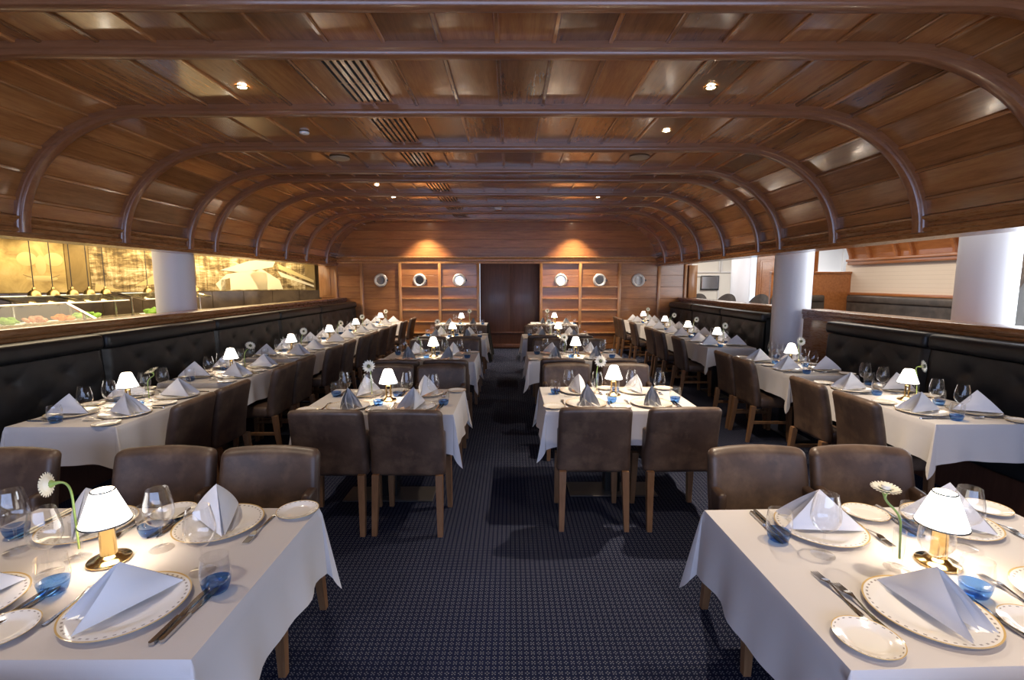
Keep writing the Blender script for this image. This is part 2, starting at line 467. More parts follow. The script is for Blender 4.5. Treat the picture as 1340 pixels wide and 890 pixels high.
# wall behind the camera: sill, lintel and mullions around big windows
m = MB(); m.box(-13, 10.5, YF - .1, YF, 0, .9); m.box(-13, 10.5, YF - .1, YF, 2.5, 3.6); m.box(-13, -3.6, YF - .1, YF, .9, 2.5); m.box(3.6, 10.5, YF - .1, YF, .9, 2.5)
m.box(-1.3, -1.1, YF - .1, YF, .9, 2.5); m.box(1.1, 1.3, YF - .1, YF, .9, 2.5); struct(m.build('wall_front', 'cream_paint', smooth=0))

# portholes
def porthole():
    t = thing('porthole', '', 'porthole')
    m = MB(); M = Matrix.Rotation(PI / 2, 4, 'X')
    prof = [(.1, .005), (.1, .03), (.108, .042), (.125, .05), (.142, .045), (.158, .03), (.162, .0)]
    m.lathe(prof, 32, M)
    for k in range(6):
        a = k * PI / 3 + .3; m.lathe([(.012, .045), (.012, .056), (0, .059)], 8, Matrix.Translation(M @ V((.132 * math.cos(a), .132 * math.sin(a), 0))) @ M)
    m.build('ring', 'chrome_ring', t)
    m = MB(); m.lathe([(0.0001, .012), (.102, .012)], 32, M); m.build('mirror', 'porthole_mirror', t)
    m = MB(); m.rbox(.155, .185, -.05, -.01, -.02, .02, .004); m.build('clasp', 'dark_metal', t)
    return t
mk = Maker(porthole())
for i, (x, w) in enumerate([(-3.14, 'outermost on the buffet side'), (-2.2, 'middle of the three buffet-side ones'), (-1.24, 'nearest the door on the buffet side'), (1.22, 'nearest the door on the window side'), (2.16, 'middle of the three window-side ones'), (3.1, 'outermost on the window side')]):
    mk((x, YB - .002, 1.69), 0, f'round chrome porthole mirror on the back wall, {w}', 'portholes on the back wall')

# ceiling fittings
def downlight():
    t = thing('ceiling_downlight', '', 'downlight')
    m = MB(); m.lathe([(.03, 0), (.034, -.006), (.046, -.006), (.05, 0)], 20); m.build('ring', 'gilt', t)
    m = MB(); m.lathe([(0.0001, -.002), (.031, -.002)], 20); m.build('lens', 'downlight_lens', t)
    return t
mk = Maker(downlight())
SPOTS = []
for y, w in ((3.85, 'nearest bay'), (4.9, 'second bay'), (7.55, 'fourth bay'), (8.6, 'fifth bay'), (10.35, 'seventh bay'), (11.55, 'last bay')):
    for x, s in ((-2.0, 'buffet-side'), (1.5, 'window-side')):
        if (x, y) == (-2.0, 4.9) or (x, y) == (1.5, 7.55): continue
        mk((x, y, ZC - .006), 0, f'small recessed ceiling spotlight, {s} row, {w} in view', 'recessed ceiling spotlights'); SPOTS.append((x, y))
mk((1.43, 9.3, ZC - .006), 0, 'small recessed ceiling spotlight, window-side row, sixth bay in view', 'recessed ceiling spotlights')
def vent():
    t = thing('ceiling_vent', '', 'vent')
    m = MB(); W, L = .16, .39
    m.rbox(-W, W, -L, L, -.014, -.004, .003, 1)
    m.build('panel', 'ceiling_wood', t)
    for i in range(6):
        x = -.125 + i * .05
        for a, b in ((-L + .03, -.01), (.01, L - .03)):
            n = MB(); n.box(x - .009, x + .009, a, b, -.0165, -.0135); n.build('slot', 'slot_dark', t, smooth=0)
    return t
mk = Maker(vent())
for y, w in ((3.74, 'nearest'), (4.88, 'second nearest'), (5.95, 'third nearest'), (7.6, 'fourth'), (8.65, 'fifth'), (9.64, 'sixth'), (10.65, 'farthest')):
    mk((-1.1, y, ZC - .006), 0, f'slotted wooden air vent panel in the ceiling, {w} of the row', 'slotted ceiling vents')
def disc(x, y, r, mat, name, label, cat):
    m = MB(); m.lathe([(r, 0), (r, -.008), (r * .9, -.016), (r * .6, -.02), (0.0001, -.021)], 24)
    tag(m.build(name, mat, None, (x, y, ZC - .006)), label, cat)
disc(-2.0, 5.95, .115, 'speaker_cover', 'ceiling_speaker', 'round beige loudspeaker cover in the ceiling, buffet side', 'speaker')
disc(1.5, 5.9, .115, 'speaker_cover', 'ceiling_speaker', 'round brown loudspeaker cover in the ceiling, window side', 'speaker')
disc(-2.0, 4.96, .045, 'white_plastic', 'smoke_detector', 'small pale sprinkler rosette between the two near buffet-side bays', 'smoke detector')
m = MB(); m.rbox(-.07, .07, -.04, .04, -.06, 0, .01); tag(m.build('motion_sensor', 'white_plastic', None, (-.24, 9.65, ZC - .006)), 'small white box sensor on the ceiling near the back wall', 'sensor')

# columns
def column(x, y, r, z1, label):
    m = MB(); m.lathe([(r, 0), (r, z1)], 40, None, True)
    return tag(m.build('round_column', 'column_paint', None, (x, y, 0), smooth=50), label, 'column', None, 'structure')
column(-4.66, 6.86, .24, 2.6, 'white round column behind the buffet-side parapet')
column(4.1, 7.14, .25, 2.25, 'white round column set into the window-side parapet')
column(7.15, 15.3, .28, 3.2, 'slim white round column far off in the lounge')
column(5.25, 5.42, .26, 3.2, 'white round column beside the bright lounge window')

# ------------------------------------------------------------------ banquettes
def banquette(x, side, y0, y1, label):
    """side=+1: seat faces +X. A seat box, a tufted back and a head roll."""
    L = y1 - y0; t = thing('banquette', label, 'banquette', (x, (y0 + y1) / 2, 0), 0 if side > 0 else PI, 'tufted banquette sections')
    B = .225; z0, z1 = .43, 1.03
    du, dv = .45, .17
    def depth(y, z):
        e = min(y + L / 2, L / 2 - y); d = .0
        d -= .035 * math.exp(-(e / .03) ** 2)
        tz = (z - .545) / dv
        best = 9
        for r in (math.floor(tz), math.floor(tz) + 1):
            if not 0 <= r <= 2: continue
            off = .5 if r % 2 else 0
            k = round(y / du - off); yy = (k + off) * du
            if abs(yy) > L / 2 - .08: continue
            dd = math.hypot(y - yy, (z - .545 - r * dv) * 1.2)
            best = min(best, dd)
        d -= .027 * math.exp(-best / .06)
        # creases running diagonally between buttons
        a = (y / du + (z - .545) / dv / 2); b = (y / du - (z - .545) / dv / 2)
        for q in (a, b):
            f = abs(q - round(q)) * du; d -= .0035 * math.exp(-(f / .018) ** 2)
        d += .012 * math.sin(PI * (z - z0) / (z1 - z0))
        return d
    nu, nv = max(24, int(L / .028)), 30
    m = MB(); m.grid(nu, nv, lambda u, v: V((depth(-L / 2 + u * L, z0 + v * (z1 - z0)), -L / 2 + u * L, z0 + v * (z1 - z0))))
    m.box(-B, -.06, -L / 2 + .004, L / 2 - .004, z0, 1.1)
    m.build('backrest', 'black_leather', t, smooth=60, fix=False)
    m = MB(); m.rbox(-B, .025, -L / 2 + .004, L / 2 - .004, 1.035, 1.175, .045, 4); m.build('head_roll', 'black_leather', t, smooth=60)
    m = MB(); m.rbox(-.07, .42, -L / 2 + .004, L / 2 - .004, .3, .45, .035, 3); m.build('seat', 'black_leather', t, smooth=60)
    m = MB(); m.box(-.1, .36, -L / 2, L / 2, 0, .3); m.build('base', 'door_wood', t, smooth=0)
ordn = ['first', 'second', 'third', 'fourth', 'fifth', 'sixth', 'seventh', 'eighth']
ls = [1.04, 2.76, 4.48, 6.2, 7.92, 9.64, 11.88]
for i, (a, b) in enumerate(zip(ls[:-1], ls[1:])):
    banquette(-3.74, 1, a + .003, b - .003, f'black tufted leather banquette under the buffet parapet, {ordn[i]} section from the front')
rs = [(1.04, 2.76), (2.76, 4.48), (4.48, 5.95), (7.45, 8.95), (8.95, 10.4), (10.4, 11.88)]
for i, (a, b) in enumerate(rs):
    banquette(3.86, -1, a + .003, b - .003, f'black leather banquette under the window-side parapet, {ordn[i]} section from the front')

# ------------------------------------------------------------------ tablecloths
def cloth_mesh(w, d, L, seed, mat='white_cloth', long=False, tip=.52, short=None):
    r = random.Random(seed); top = .752
    per = []       # base point, outward dir, corner weight
    cs = [(w / 2, -d / 2), (w / 2, d / 2), (-w / 2, d / 2), (-w / 2, -d / 2)]
    nr = [(0, -1), (1, 0), (0, 1), (-1, 0)]
    st = [(-w / 2, -d / 2)] + cs[:-1]
    for k in range(4):
        a, b = V((*st[k], 0)), V((*cs[k], 0)); n = V((*nr[k], 0)); ln = (b - a).length; N = int(ln / .035)
        for i in range(N + 1):
            s = ln * i / N; e = min(s, ln - s); cw = max(0, 1 - e / .2) ** 2 * .35
            per.append((a + (b - a) * i / N, n, cw, s, k, 0))
        n2 = V((*nr[(k + 1) % 4], 0)); F = 10
        for i in range(1, F):
            t = i / F; ang = t * PI / 2; nn = n * math.cos(ang) + n2 * math.sin(ang)
            per.append((b, nn, .35 + .65 * max(0, 1 - abs(2 * t - 1)) ** .9, 0, k, 1))
    ph = [r.uniform(0, 6) for _ in range(8)]; fl = [r.uniform(.8, 1.25) for _ in range(4)]; sk = [r.uniform(-.25, .25) for _ in range(4)]
    rows = 12; vs = []; fs = []; n = len(per)
    for j in range(rows + 1):
        h = j / rows
        for b, nn, cw, s, k, cor in per:
            ck = k if (cor or s > .4) else (k - 1) % 4
            ln = L * (1 + (0 if long else tip * (.12 if ck == short else 1)) * cw ** 1.15)
            o = .006 + .03 * h * L / .25
            if cor:
                o += (.13 if not long else .06) * ln * h * fl[k] * (cw ** 2.2) ; ang = sk[k] * h * cw
                q = V((nn.x * math.cos(ang) - nn.y * math.sin(ang), nn.x * math.sin(ang) + nn.y * math.cos(ang), 0))
            else:
                q = nn
                o += h ** 1.4 * (.009 * math.sin(s * 17 + ph[k]) + .006 * math.sin(s * 31 + ph[k + 4])) - .05 * h * cw
            z = top - ln * h * (1 - .02 * math.sin(s * 9 + ph[k]) * h)
            if j == 0: z = top; o = 0
            vs.append(b + q * min(o, 9) * (1 if j else 0) + V((0, 0, z)))
    for j in range(rows):
        for i in range(n):
            k = (i + 1) % n; fs.append((j * n + i, (j + 1) * n + i, (j + 1) * n + k, j * n + k))
    m = MB(); m.add(vs, fs)
    tops = [i for i in range(n) if not per[i][5]]
    m.f.append(tuple(tops)); m.mi.append(0)
    me = m.mesh('tablecloth', mat, 0, True)
    bm = bmesh.new(); bm.from_mesh(me); bmesh.ops.remove_doubles(bm, verts=bm.verts[:], dist=.0004)
    bmesh.ops.recalc_face_normals(bm, faces=bm.faces[:]); bm.to_mesh(me); bm.free()
    me.polygons.foreach_set('use_smooth', [True] * len(me.polygons)); me.set_sharp_from_angle(angle=math.radians(50))
    return me

def make_table(w, d, label):
    t = thing('dining_table', label, 'table', group='pedestal tables under white cloths')
    m = MB(); m.rbox(-w / 2 + .006, w / 2 - .006, -d / 2 + .006, d / 2 - .006, .715, .749, .006); m.build('tabletop', 'leg_wood', t)
    m = MB(); m.rbox(-.06, .06, -.06, .06, .012, .715, .01); m.build('pedestal', 'dark_metal', t)
    m = MB(); hw, hd = (.34, .13) if w > d else (.1, .3); m.rbox(-hw, hw, -hd, hd, .001, .014, .005, 1); m.build('floor_plate', 'plinth_metal', t)
    return t

# ------------------------------------------------------------------ tableware prototypes
def wine_glass(parts):
    bowl = [(.006, .082), (.02, .088), (.036, .102), (.0445, .122), (.0455, .138), (.0425, .165), (.037, .19), (.0325, .212)]
    bi = [(r - .0012, z) for r, z in bowl[::-1]]
    stem = [(.006, .082), (.0042, .07), (.0036, .05), (.004, .022), (.008, .008)]
    foot = [(.008, .008), (.03, .0035), (.037, .002), (.037, .0005), (0.0005, .0005)]
    if not parts:
        m = MB(); m.lathe(bowl, 14); m.lathe(stem, 6); m.lathe(foot[:4], 14)
        return tag(m.build('wine_glass', 'clear_glass', smooth=60), '', 'wine glass')
    t = thing('wine_glass', '', 'wine glass')
    m = MB(); m.lathe(bowl + bi[:-1], 28); m.build('bowl', 'clear_glass', t, smooth=60)
    m = MB(); m.lathe(stem, 12); m.build('stem', 'clear_glass', t, smooth=60)
    m = MB(); m.lathe(foot, 28); m.build('foot', 'clear_glass', t, smooth=60)
    return t
def tumbler(n):
    t = thing('tumbler', '', 'tumbler')
    m = MB(); m.lathe([(.0392, .036), (.0415, .055), (.041, .08), (.0375, .11), (.0365, .11), (.0398, .08), (.0402, .055), (.038, .036)], n); m.build('body', 'clear_glass', t, smooth=60)
    m = MB(); m.lathe([(0.0005, .0005), (.024, .0005), (.031, .005), (.0365, .02), (.0392, .036), (.036, .031), (.02, .0235), (0.0005, .022)], n); m.build('blue_base', 'blue_glass', t, smooth=60)
    return t
def lamp(n):
    t = thing('table_lamp', '', 'table lamp')
    m = MB(); m.lathe([(.0005, .0005), (.06, .0005), (.061, .005), (.058, .009), (.04, .011), (.036, .016), (.03, .02), (.024, .024)], n); m.build('base', 'brass', t, smooth=50)
    m = MB()
    if n > 20: m.lathe([(.024, .02), (.0235, .022), (.0225, .03), (.0225, .118), (.026, .121), (.026, .128), (.008, .132), (.008, .16), (.0005, .16)], n)
    else:
        for s in (-1, 1): m.tube([(s * .017, 0, .02), (s * .017, 0, .13)], .007, 6)
        m.tube([(-.02, 0, .11), (.02, 0, .11)], .005, 6); m.tube([(0, 0, .11), (0, 0, .15)], .006, 6)
    m.build('column', 'brass', t, smooth=50)
    m = MB(); m.lathe([(.07, .132), (.032, .238), (.0305, .238), (.0685, .132)], n); sh = m.build('shade', 'lamp_shade', t, smooth=60)
    m = MB(); m.lathe([(.0708, .1305), (.0695, .135), (.068, .135), (.069, .1305), (.0708, .1305)], n); m.build('shade_trim', 'black_trim', t); m = MB(); m.lathe([(.033, .2355), (.0322, .2395), (.0297, .2395), (.0305, .2355), (.033, .2355)], n); m.build('shade_trim', 'black_trim', t)
    return t
def vase(n):
    t = thing('bud_vase', '', 'vase')
    m = MB(); m.lathe([(.014, .012), (.0155, .02), (.0175, .13), (.016, .13), (.014, .02)], n); m.build('tube', 'clear_glass', t, smooth=60)
    m = MB(); m.lathe([(0.0005, .0005), (.036, .0005), (.036, .003), (.016, .007), (.014, .013), (0.0005, .014)], n); m.build('foot', 'clear_glass', t, smooth=60)
    return t
def gerbera(head, dirv, n, big=1.0):
    """stem from inside the vase up to the head; head faces dirv"""
    t = thing('gerbera', '', 'flower')
    hd = V(head); dv = V(dirv).normalized(); nk = hd - dv * .025
    p0 = V((.006, 0, .03)); p1 = V((.002, .002, .13)); pts = []
    side = V((nk.x, nk.y, 0)); c1 = V((0, 0, .2)); c2 = nk - dv * .055 + V((0, 0, .01))
    for i in range(13):
        k = i / 12
        q = p1 * (1 - k) ** 3 + c1 * 3 * k * (1 - k) ** 2 + c2 * 3 * k * k * (1 - k) + nk * k ** 3
        pts.append(q)
    m = MB(); m.tube([p0] + pts, [.0035] * 12 + [.0045, .007], 7); m.build('stem', 'stem_green', t, smooth=60)
    up = V((0, 0, 1)) if abs(dv.z) < .9 else V((0, 1, 0)); A = dv.cross(up).normalized(); B = A.cross(dv)
    M = Matrix((A, B, dv)).transposed().to_4x4(); M.translation = nk
    m = MB(); R = .04 * big
    for ring, (rr, z, k) in enumerate(((R, .021, n), (R * .85, .025, n), (R * .55, .028, n // 2))):
        for i in range(k):
            a = 2 * PI * (i + .5 * ring) / k; ca, sa = math.cos(a), math.sin(a); w = .0052
            pv = [(.006, -w * .4, .006), (rr * .6, -w, z - .004), (rr, -w * .4, z), (rr, w * .4, z), (rr * .6, w, z - .004), (.006, w * .4, .006)]
            m.add([M @ V((x * ca - y * sa, x * sa + y * ca, q)) for x, y, q in pv], [(0, 1, 4, 5), (1, 2, 3, 4)])
    m.build('petals', 'petal_cream', t, smooth=0, fix=False)
    m = MB(); m.lathe([(.0145, .022), (.012, .031), (.006, .033), (0.0005, .032)], 12, M); m.build('heart', 'flower_heart' if big > 1 else 'petal_cream', t)
    m = MB(); m.lathe([(.004, -.004), (.012, .006), (.014, .016), (.004, .018)], 10, M); m.build('calyx', 'stem_green', t)
    return t
def plate(R, name, mat, n):
    m = MB(); m.lathe([(0.0005, .0045), (R * .5, .0045), (R * .66, .0055), (R * .72, .009), (R * .97, .0135), (R, .0145), (R, .0125), (R * .7, .005), (R * .6, .0008), (0.0005, .0008)], n)
    return m.build(name, mat, smooth=60)
def flatprof(pts, z, m, bow=0, th=.0022):
    """pts: (length, halfwidth) outline of a flat piece of cutlery"""
    vs = []
    for l, w in pts:
        zz = z(l); vs += [V((-w, l, zz)), V((w, l, zz)), V((w * .8, l, zz + th)), V((-w * .8, l, zz + th))]
    fs = [(3, 2, 1, 0)]; k = len(pts)
    for i in range(k - 1):
        for j in range(4): q = (j + 1) % 4; fs.append((i * 4 + j, i * 4 + q, i * 4 + 4 + q, i * 4 + 4 + j))
    fs.append((k * 4 - 4, k * 4 - 3, k * 4 - 2, k * 4 - 1)); m.add(vs, fs)
def fork():
    m = MB(); z = lambda l: .0008 + .010 * math.exp(-((l - .035) / .035) ** 2) + .0015 * (l < -.1)
    flatprof([(-.105, .003), (-.1, .0075), (-.085, .007), (-.03, .0035), (.02, .003), (.035, .006), (.045, .011), (.058, .0115)], z, m)
    for i in range(4):
        x = -.0095 + i * .0063; n = MB(); flatprof([(.057, .0023), (.085, .002), (.102, .0012)], lambda l: .004 - (l - .057) * .04, n)
        m.add([p + V((x, 0, 0)) for p in map(V, n.v)], n.f)
    return tag(m.build('fork', 'steel'), '', 'fork')
def knife():
    t = thing('knife', '', 'knife')
    m = MB(); flatprof([(-.115, .004), (-.11, .0085), (-.06, .0075), (-.01, .006)], lambda l: .0008, m, th=.007); m.build('handle', 'steel', t)
    m = MB(); flatprof([(-.0095, .005), (.0, .007), (.05, .0095), (.09, .009), (.11, .006), (.12, .001)], lambda l: .001, m, th=.0016); m.build('blade', 'steel', t)
    return t
def napkin(seed, h=.142, l=.142, s=.062):
    """A square napkin folded to a triangle and stood up: ridge closed at the back, leaves open at the front."""
    r = random.Random(seed); m = MB(); A = V((0.01, 0, h)); Bk = V((-l, 0, .001))
    def leaf(F, bul, Bq, Aq, n=9, curl=0):
        nrm = (F - Bq).cross(Aq - Bq).normalized()
        if nrm.y * F.y < 0: nrm = -nrm
        idx = {}; vs = []; fs = []
        for i in range(n + 1):
            for j in range(n + 1 - i):
                a, b = i / n, j / n; c = 1 - a - b
                p = Aq * a + F * b + Bq * c
                k = bul * 6.75 * (a * b * (1 - a - b) * 4 + a * b * .35 + curl * b * (1 - b) * .2)
                idx[i, j] = len(vs); vs.append(p + nrm * k)
        for i in range(n):
            for j in range(n - i):
                fs.append((idx[i, j], idx[i + 1, j], idx[i, j + 1]))
                if j < n - i - 1: fs.append((idx[i + 1, j], idx[i + 1, j + 1], idx[i, j + 1]))
        m.add(vs, fs)
    f = l * .95
    for sg in (-1, 1):
        leaf(V((f, sg * s, .001)), .012, Bk + V((0, sg * .004, 0)), A, curl=.6)
        leaf(V((f * .96, sg * (s - .012), .001)), .008, Bk + V((.006, 0, 0)), A - V((0, 0, .003)), curl=.8)
        leaf(V((f * .8, sg * .02, .001)), .012 , Bk + V((.02, 0, 0)), A - V((.004, 0, .008)), curl=.9)
    me = m.mesh('napkin', 'napkin_cloth', 75, False); return me

# ------------------------------------------------------------------ chairs
def chair(arms, label):
    """origin at the floor under the rear face of the back, facing +y"""
    t = thing('dining_armchair' if arms else 'dining_chair', label, 'chair')
    zb = .38 if arms else .36; zt = .85; wt, wb = (.238, .249) if arms else (.222, .228)
    def fn(p):
        k = min(1, max(0, (p.z - zb) / (zt - zb)))
        x = p.x * (wb + (wt - wb) * k) / .25
        y = p.y - .1 * k ** 1.5 + .085 + .028 * (abs(x) / .24) ** 2 * k - .014 * (1 - (x / .24) ** 2) * (k > .9) * 0
        z = p.z - .012 * (x / .24) ** 2 * k
        return V((x, y, z))
    m = MB(); m.rbox(-.25, .25, 0, .075, zb, zt, .034, 5, fn, 7); m.build('backrest', 'brown_leather', t, smooth=60)
    m = MB(); m.rbox(-.19 if arms else -.222, .19 if arms else .222, .145, .5, zb, .47, .03, 3, None, 3); m.build('seat', 'brown_leather', t, smooth=60)
    if arms:
        for s in (-1, 1):
            def fa(p): return V((p.x, p.y, p.z - max(0, (p.z - .5)) * (p.y - .1) * .55))
            m = MB(); m.rbox(s * .218 - .022, s * .218 + .022, .09, .195, .4, .68, .018, 3, fa, 2); m.build('arm', 'brown_leather', t, smooth=60)
    for sx in (-1, 1):
        for y0, dy, z in ((.085, -.045, zb + .02), (.455, .012, zb + .02)):
            m = MB(); x1 = sx * (.208 if arms else .2); x0 = sx * (.216 if arms else .208)
            a, b = .023, .0155; rows = [(x1, y0, z, a), (x1 + (x0 - x1) * .5, y0 + dy * .4, z * .5, (a + b) / 2 + .001), (x0, y0 + dy, 0.0, b)]
            vs = []; fs = []
            for X, Y, Z, w in rows: vs += [V((X - w, Y - w, Z)), V((X + w, Y - w, Z)), V((X + w, Y + w, Z)), V((X - w, Y + w, Z))]
            for i in range(2):
                for j in range(4): q = (j + 1) % 4; fs.append((i * 4 + j, i * 4 + q, i * 4 + 4 + q, i * 4 + 4 + j))
            fs += [(0, 1, 2, 3), (8, 9, 10, 11)]
            m.add(vs, fs); m.build('leg', 'leg_wood', t, smooth=0)
        if not arms:
            m = MB(); m.rbox(sx * .204 - .01, sx * .204 + .01, .08, .45, .19, .222, .004, 1); m.build('stretcher', 'leg_wood', t)
    return t
MKA = Maker(chair(True, '')); MKC = Maker(chair(False, ''))

# ------------------------------------------------------------------ laying the tables
near_glass = Maker(wine_glass(True)); far_glass = Maker(wine_glass(False))
near_tumb = Maker(tumbler(28)); far_tumb = Maker(tumbler(14))
near_lamp = Maker(lamp(36)); far_lamp = Maker(lamp(16)); near_vase = Maker(vase(24)); far_vase = Maker(vase(10))
mkfork = Maker(fork()); mkknife = Maker(knife())
charger_n = Maker(tag(plate(.15, 'charger_plate', 'charger_porcelain', 56), '', 'plate')); charger_f = Maker(tag(plate(.15, 'charger_plate', 'charger_porcelain', 32), '', 'plate'))
bread_n = Maker(tag(plate(.078, 'bread_plate', 'bread_plate_porcelain', 40), '', 'plate')); bread_f = Maker(tag(plate(.078, 'bread_plate', 'bread_plate_porcelain', 24), '', 'plate'))
NAPS = [napkin(1, .136, .142, .07), napkin(2, .142, .135, .078), napkin(3, .13, .14, .065), napkin(4, .132, .14, .08), napkin(5, .126, .135, .052)]
rj = random.Random(21)
TZ = .7535
def rot(x, y, a): return (x * math.cos(a) - y * math.sin(a), x * math.sin(a) + y * math.cos(a))
OB = []
def clear(p, r, lamp_r):
    x, y = p[0], p[1]
    for _ in range(120):
        hit = False
        for ox, oy, orr, kind in OB:
            need = r + (lamp_r if kind == 'lamp' else orr) + .003; dx, dy = x - ox, y - oy; q = math.hypot(dx, dy) or 1e-4
            if q < need: x += dx / q * (need - q) * 1.02; y += dy / q * (need - q) * 1.02; hit = True
        if not hit: break
    OB.append((x, y, r, 'glass')); return (x, y, p[2])
def setting(px, py, rz, who, where, cut, fine, nap=None, napang=None, knives=2, skip=(), wall=False):
    """rz: direction the diner faces (0 = +y). who: '... place', where: table phrase"""
    P = lambda u, v, z=TZ: (px + rot(u, v, rz)[0], py + rot(u, v, rz)[1], z)
    g = where
    (charger_n if fine else charger_f)(P(0, 0), rj.uniform(0, 6), f'gold-rimmed dinner plate at the {who}, {g}', 'dinner plates laid at every place')
    if 'bread' not in skip: (bread_n if fine else bread_f)(P(-.247, -.07 if wall else -.1), rj.uniform(0, 6), f'small gold-rimmed bread plate at the {who}, {g}', 'bread plates beside the dinner plates')
    i = rj.randrange(4) if nap is None else nap
    a = rz - PI / 2 + (rj.uniform(-.3, .3) if napang is None else napang)
    tag(link('folded_napkin', NAPS[i], None, P(0, 0, TZ + .0145), a), f'standing folded white napkin at the {who}, {g}', 'napkin', 'folded napkins on the dinner plates')
    j = lambda: rj.uniform(-.005, .005)
    if 'wine' not in skip: (near_glass if fine else far_glass)(clear(P(*(((.1, .182) if wall > 1.06 else (.045, .182)) if wall else (.105 + j(), .165 + j()))), .046, .09), 0, f'empty stemmed wine glass at the {who}, {g}', 'wine glasses')
    if 'tumb' not in skip: (near_tumb if fine else far_tumb)(clear(P(.2 + j(), .068 + j()), .043, .064), 0, f'tumbler with blue bottom at the {who}, {g}', 'blue-bottomed tumblers')
    if cut:
        mkfork(P(*((-.161, .05) if wall else (-.166, .03))), rz, f'steel fork beside the plate at the {who}, {g}', 'forks')
        if fine and 'second fork' in skip: mkfork(P(-.191, .09), rz + .01, f'outer steel fork at the {who}, {g}', 'forks')
        mkknife(P(.168, -.03), rz - .02, f'inner steel knife at the {who}, {g}', 'table knives')
        if knives > 1: mkknife(P(.19, -.02), rz - .05, f'outer steel knife at the {who}, {g}', 'table knives')
ger_n = {}
def centre(lx, ly, vx, vy, where, fine, head, dirv, rz=0):
    (near_lamp if fine else far_lamp)((lx, ly, TZ), rz, f'small lit brass lamp with white shade on the {where}', 'lit table lamps')
    (near_vase if fine else far_vase)((vx, vy, TZ), 0, f'slim glass bud vase beside the lamp on the {where}', 'bud vases')
    fl = gerbera(head, dirv, 22 if fine else 14, 1.25 if not fine else 1.0); fl.location = (vx, vy, TZ + .004)
    fl['label'] = f'cream gerbera on a bent stem in the vase on the {where}'; fl['group'] = 'gerberas in bud vases'
CW = 'cloth on the '
def aisle_table(k, side, x0, x1, y0, y1, lampxy, vasexy, head, dirv, near_rear, far_rear, cut, seats=None, rz=0, fine=False, cl='white_cloth', chx=None):
    w, d = x1 - x0, y1 - y0; cx, cy = (x0 + x1) / 2, (y0 + y1) / 2
    sd = 'buffet-side' if side < 0 else 'window-side'; where = f'{ordn[k]} {sd} aisle table'
    t = make_table(w, d, f'wooden pedestal table under the cloth, {where} from the front'); t.location = (cx, cy, 0); t.rotation_euler = (0, 0, rz)
    tag(link('tablecloth', cloth_mesh(w, d, .24, 10 * k + side), None, (cx, cy, 0), rz), f'white tablecloth with pointed hanging corners on the {where}', 'tablecloth', 'white tablecloths')
    todo = []; sx = .24; names = {-1: 'aisle', 1: 'outer'} if side > 0 else {1: 'aisle', -1: 'outer'}
    for s in (-1, 1):
        for f in (-1, 1):
            ov = (seats or {}).get((s, f), {})
            if ov.get('none'): continue
            dx, dy = rot(s * sx, f * .205, rz)
            px, py = ov.get('at', (cx + dx, cy + dy))
            todo.append((s, f, px, py, ov))
    OB[:] = [(*lampxy, .09, 'lamp'), (*vasexy, .037, 'vase')] + [(q[2], q[3], .141, 'plate') for q in todo]
    for s, f, px, py, ov in todo:
            setting(px, py, rz + (0 if f < 0 else PI), f"{'near' if f < 0 else 'far'} {names[s]} place", where, cut, fine, ov.get('nap'), ov.get('ang'), ov.get('kn', 2), ov.get('skip', ()))
            rear = near_rear if f < 0 else far_rear
            if rear is not None:
                X = (chx or {}).get(s, cx + s * .262)
                MKA((X, rear, 0), (0 if f < 0 else PI) + rj.uniform(-.03, .03), f"brown leather armchair at the {'near' if f < 0 else 'far'} {names[s]} place, {where}", 'armchairs at the aisle tables')
    centre(*lampxy, *vasexy, where, fine, head, dirv, rj.uniform(-.3, .3))
def wall_table(k, side, y0, y1, chairs, lamp_y, vase, head, dirv, cut, n_seat=2, fine=False):
    x0, x1 = (-3.15, -2.46) if side < 0 else (2.7, 3.36)
    w, d = x1 - x0, y1 - y0; cx, cy = (x0 + x1) / 2, (y0 + y1) / 2
    sd = 'buffet-side' if side < 0 else 'window-side'; where = f'{ordn[k]} {sd} banquette table'
    t = make_table(w, d, f'wooden pedestal table under the cloth, {where} from the front'); t.location = (cx, cy, 0)
    tag(link('tablecloth', cloth_mesh(w, d, .235, 200 + 10 * k + side, short=1 if side < 0 else 2), None, (cx, cy, 0)), f'white tablecloth with pointed hanging corners on the {where}', 'tablecloth', 'white tablecloths')
    ds = max(.2, (d - .585) / 2)
    OB[:] = [(cx, cy, .09, 'lamp'), (cx + vase[0], cy + vase[1], .037, 'vase')] + [(cx + a * .182 * side, cy + q * ds, .141, 'plate') for a in (-1, 1) for q in ((-1, 1) if n_seat == 2 else (0,))]
    for a in (-1, 1):                   # aisle side / banquette side
        for s in ((-1, 1) if n_seat == 2 else (0,)):
            px = cx + a * .182 * side
            # a=-1: towards the aisle, diner faces the wall
            rz = (PI / 2 if side < 0 else -PI / 2) if a < 0 else (-PI / 2 if side < 0 else PI / 2)
            nm = {-1: 'near ', 1: 'far ', 0: ''}[s] + ('chair' if a < 0 else 'banquette') + ' place'
            setting(px, cy + s * ds, rz, nm, where, cut, fine, knives=1, wall=d, skip=('bread',) if d < 1.03 else ())
    for i, yc in enumerate(chairs):
        X = -2.17 if side < 0 else 2.42
        q = '' if len(chairs) == 1 else ('near ' if i == 0 else 'far ')
        MKC((X, yc, 0), (PI / 2 if side < 0 else -PI / 2) + rj.uniform(-.04, .04), f'brown leather chair at the {q}chair place, {where}', 'chairs at the banquette tables')
    centre(cx, cy, cx + vase[0], cy + vase[1], where, fine, head, dirv, PI / 2)

